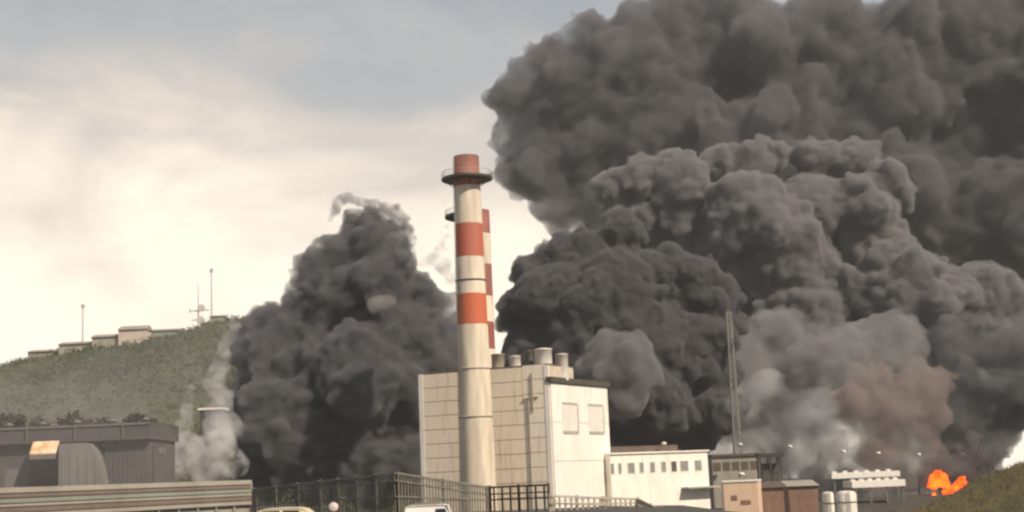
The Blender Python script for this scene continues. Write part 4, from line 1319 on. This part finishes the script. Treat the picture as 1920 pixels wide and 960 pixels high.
def car(label, name, x0, x1, ytop, Y, paint, van=False):
    p = at((x0 + x1) / 2, ytop, Y); Wt = (x1 - x0) * mpp(Y); H = p.z
    root = empty(name, (p.x, p.y, 0), label, 'van' if van else 'car')
    Lc = Wt / (0.80 if van else 0.48); w_ = 1.75
    def X_(t): return p.x + (t - 0.5) * Lc
    if van:
        side = [(0.0, 0.35), (0.0, 0.75), (0.03, 0.97), (0.10, 1.0), (0.76, 1.0), (0.84, 0.97), (0.93, 0.62), (1.0, 0.52), (1.0, 0.22), (0.97, 0.17), (0.02, 0.17)]
    else:
        side = [(0.0, 0.36), (0.01, 0.62), (0.07, 0.66), (0.14, 0.68), (0.25, 0.94), (0.32, 0.99), (0.45, 1.0), (0.60, 0.99), (0.66, 0.95), (0.78, 0.66), (0.97, 0.56), (1.0, 0.46), (1.0, 0.22), (0.97, 0.17), (0.02, 0.17)]
    import bmesh
    bm = bmesh.new()
    rows = []
    for sy, ins in ((-1, 0.80), (-1, 1.0), (1, 1.0), (1, 0.80)):
        rows.append([])
    poly = []
    secs = [(-0.5, 0.0), (-0.44, 0.035), (0.44, 0.035), (0.5, 0.0)]
    rings = []
    for yy, lift in secs:
        ring = []
        for t, h in side:
            hh = h - (0.045 if (abs(yy) > 0.45 and h > 0.6) else 0.0)
            tuck = 0.82 if (abs(yy) > 0.45 and h > 0.8) else 1.0
            ring.append(bm.verts.new((X_(t) - root.location.x, yy * w_ * tuck, H * hh)))
        rings.append(ring)
    nn_ = len(side)
    for r0, r1 in zip(rings[:-1], rings[1:]):
        for i in range(nn_):
            j = (i + 1) % nn_
            bm.faces.new((r0[i], r0[j], r1[j], r1[i]))
    bm.faces.new(rings[0][::-1]); bm.faces.new(rings[-1])
    bmesh.ops.recalc_face_normals(bm, faces=bm.faces)
    me = bpy.data.meshes.new('body'); bm.to_mesh(me); bm.free()
    o = link_mesh('body', me, paint, root)
    bv = o.modifiers.new('Bevel', 'BEVEL'); bv.width = 0.05; bv.segments = 3; bv.limit_method = 'ANGLE'
    gz = MB()
    y0 = -w_ * 0.5 - 0.004
    cx, cyy = p.x, p.y
    if van: win = [[(0.62, 0.62), (0.62, 0.90), (0.80, 0.90), (0.89, 0.62)]]
    else: win = [[(0.20, 0.68), (0.29, 0.92), (0.44, 0.93), (0.44, 0.68)], [(0.47, 0.68), (0.47, 0.93), (0.60, 0.92), (0.73, 0.68)]]
    for wv in win:
        for sg in (-1, 1):
            pl = []
            for t, h in wv:
                k = 0.5 - (0.09 * max(0, (h - 0.62) / 0.38))
                pl.append(Vector((X_(t), cyy + sg * (w_ * k + 0.0), H * h)))
            gz.prism(pl, (0, sg * 0.03, 0))
    gz.build('window', M['glass_dark'], root)
    for t in (0.2, 0.8):
        for sg in (-1, 1):
            wv = MB(); wv.tube((X_(t), cyy + sg * (w_ / 2 - 0.2), 0.32), (X_(t), cyy + sg * (w_ / 2 + 0.02), 0.32), 0.32, n=18)
            wl = wv.build('wheel', M['rubber'], root)
            wv = MB(); wv.tube((X_(t), cyy + sg * (w_ / 2 + 0.02), 0.32), (X_(t), cyy + sg * (w_ / 2 + 0.04), 0.32), 0.19, n=14); wv.build('rim', M['grey_steel'], wl)
    for t, mm in ((0.995, 'vent_white'), (0.005, 'rail_brown')):
        for sg in (-0.36, 0.36):
            wv = MB(); wv.box((X_(t), cyy + sg * w_, H * 0.46), (0.05, 0.3, 0.14)); wv.build('headlight' if t > 0.5 else 'tail_light', M[mm], root)
    if van:
        wv = MB()
        wv.box((X_(0.42), cyy, H + 0.03), (0.9, 0.6, 0.10)); wv.build('roof_vent', M['rail_brown'], root)
    return root


car('cream car, only its rounded roof showing at the bottom edge below the dark fence', 'parked_car', 492, 592, 951, 64.0, M['car_cream'])
car('white van, only its roof with a dark hatch showing at the bottom edge', 'parked_van', 770, 845, 946, 60.0, M['car_white'], True)
# pale round mirror on a post between them
p = at(625, 951, 62.0)
root = empty('traffic_mirror', (p.x, p.y, 0), 'small round pale pink traffic mirror on a post between the two vehicle roofs', 'mirror')
w = MB(); w.tube((p.x, p.y + 0.08, 0), (p.x, p.y + 0.08, p.z - 0.2), 0.04, n=8); w.build('post', M['grey_steel'], root)
w = MB(); w.lathe((p.x, p.y, p.z), [(0.01, 0.06), (0.16, 0.04), (0.22, 0.0), (0.20, -0.05), (0.01, -0.06)], 24, (0, -1, 0.15)); w.build('disc', M['pale_pink'], root)

# ------------------------------------------------------------------ hilltop buildings and masts


def hill_block(name, label, x0, x1, yt, yb, Y, wall, roof, arches=(), roofh=0.25, cat='building'):
    a, c = at(x0, yb, Y), at(x1, yb - (x1 - x0) * 0.042, Y)
    zt = at((x0 + x1) / 2, yt, Y).z; zb = min(a.z, c.z) - 6
    root = empty(name, ((a.x + c.x) / 2, Y, zb), label, cat, 'hilltop buildings')
    H = zt - zb
    w = MB(); w.prism([(a.x, Y, zb), (c.x, Y, zb), (c.x, Y + 14, zb), (a.x, Y + 14, zb)], UP * (H * (1 - roofh * 0.5))); w.build('wall', wall, root)
    zr = zb + H * (1 - roofh * 0.5) + 0.003
    w = MB(); w.prism([(a.x - 0.5, Y - 0.8, zr), (a.x - 0.5, Y + 7, zt), (a.x - 0.5, Y + 14.8, zr)], (c.x - a.x + 1, 0, 0)); w.build('roof', roof, root)
    for x, y, wp_, hp in arches:
        q_ = at(x, y, Y); r = wp_ * mpp(Y) / 2; hh = hp * mpp(Y)
        w = MB(); pl = [Vector((q_.x - r, Y - 0.12, q_.z - hh / 2)), Vector((q_.x + r, Y - 0.12, q_.z - hh / 2))] + [Vector((q_.x + r * math.cos(t), Y - 0.12, q_.z + hh / 2 + r * 0.6 * math.sin(t))) for t in np.linspace(0, math.pi, 7)]
        w.prism(pl, (0, 0.08, 0)); w.build('archway', M['white_paint'], root)
    return root


hill_block('hilltop_barracks', 'long low hilltop building with pale archways, left of the fort', 52, 112, 653, 680, 690.0, M['stone_roof'], M['stone_roof'])
hill_block('hilltop_cottage', 'pale arched hilltop block between the low barracks and the fort', 110, 176, 638, 672, 686.0, M['stone_grey'], M['stone_roof'], [(128, 664, 11, 7), (149, 662, 13, 8), (168, 660, 10, 7)])
hill_block('hilltop_gatehouse', 'grey hilltop block with a long sloping roof, left part of the fort', 172, 226, 624, 664, 684.0, M['stone_grey'], M['stone_roof'], [(186, 657, 10, 7), (203, 656, 11, 8)])
hill_block('hilltop_fort', 'pinkish stone fort block, tallest of the hilltop cluster', 222, 272, 608, 664, 682.0, M['stone'], M['stone_roof'])
hill_block('hilltop_depot', 'flat green grey building at the right end of the hill crest', 268, 336, 614, 640, 694.0, M['rail_green'], M['stone_roof'])
hill_block('hilltop_hut', 'small grey hut beside the hilltop masts', 394, 418, 588, 606, 690.0, M['stone_grey'], M['stone_roof'])
for (x, y0, y1, Y, lab, kind) in ((155, 642, 572, 688.0, 'thin single pole with a small box on top, left on the hill', 0), (372, 612, 532, 686.0, 'hilltop antenna mast with dishes and crossarms', 1), (397, 598, 505, 692.0, 'tall slim pole just right of the antenna mast with dishes', 0)):
    a = at(x, y0, Y); zt = at(x - 3, y1, Y).z
    root = empty('hill_mast', (a.x, a.y, a.z - 4), lab, 'mast', 'masts on the hill')
    w = MB(); w.tube((a.x, a.y, a.z - 4), (a.x, a.y, zt), 0.42 if kind == 0 else 0.38, 0.25 if kind == 0 else 0.15, 8); w.build('pole', M['far_steel'], root)
    if kind == 0:
        w = MB(); w.box((a.x, a.y, zt - 0.6), (1.4, 1.2, 1.8)); w.build('head', M['far_steel'], root)
    else:
        w = MB()
        zc = at(x, 583, Y).z; zd = at(x, 600, Y).z
        w.bar((a.x - 4.2, a.y, zc), (a.x + 5.5, a.y, zc + 0.2), 0.5); w.bar((a.x - 3.2, a.y, zd), (a.x + 3.4, a.y, zd), 0.5)
        w.bar((a.x - 4.2, a.y, zc - 1), (a.x - 4.2, a.y, zc + 1.4), 0.4); w.build('crossarm', M['far_steel'], root)
        for dx_, z in ((1.6, zc + 1.2), (1.2, zd - 0.1)):
            w = MB(); w.lathe((a.x + dx_, a.y - 0.6, z), [(0.05, 0.0), (1.0, 0.25), (1.9, 0.8), (1.8, 0.9), (0.05, 0.3)], 20, (0.2, -1, 0.1)); w.build('dish', M['far_steel'], root)
a = at(371, 618, 684.0); r = 14 * mpp(684)
root = empty('radar_dome', (a.x, a.y, a.z - 2), 'small white dome at the foot of the hilltop antenna mast', 'dome')
w = MB(); w.lathe((a.x, a.y, a.z - 2), [(r, 0), (r, 2)] + [(r * math.cos(t), 2 + r * 0.75 * math.sin(t)) for t in np.linspace(0.1, 1.55, 9)], 28); w.build('shell', M['car_white'], root)
# pale band: flat canopy in the steam
a, c = at(371, 769, 328.0), at(419, 767, 328.0)
root = empty('steam_shelter', ((a.x + c.x) / 2, 328.0, GZ), 'grey block with a pale flat roof line standing in the steam at left', 'shed')
w = MB(); w.prism([(a.x, 328, a.z), (c.x, 328, a.z), (c.x, 335, a.z), (a.x, 335, a.z)], UP * 0.45); w.build('roof', M['white_wall'], root)
w = MB(); w.prism([(a.x + 0.3, 328.4, GZ), (c.x - 0.3, 328.4, GZ), (c.x - 0.3, 334, GZ), (a.x + 0.3, 334, GZ)], UP * (a.z - GZ - 0.003)); w.build('wall', M['dark_wall'], root)
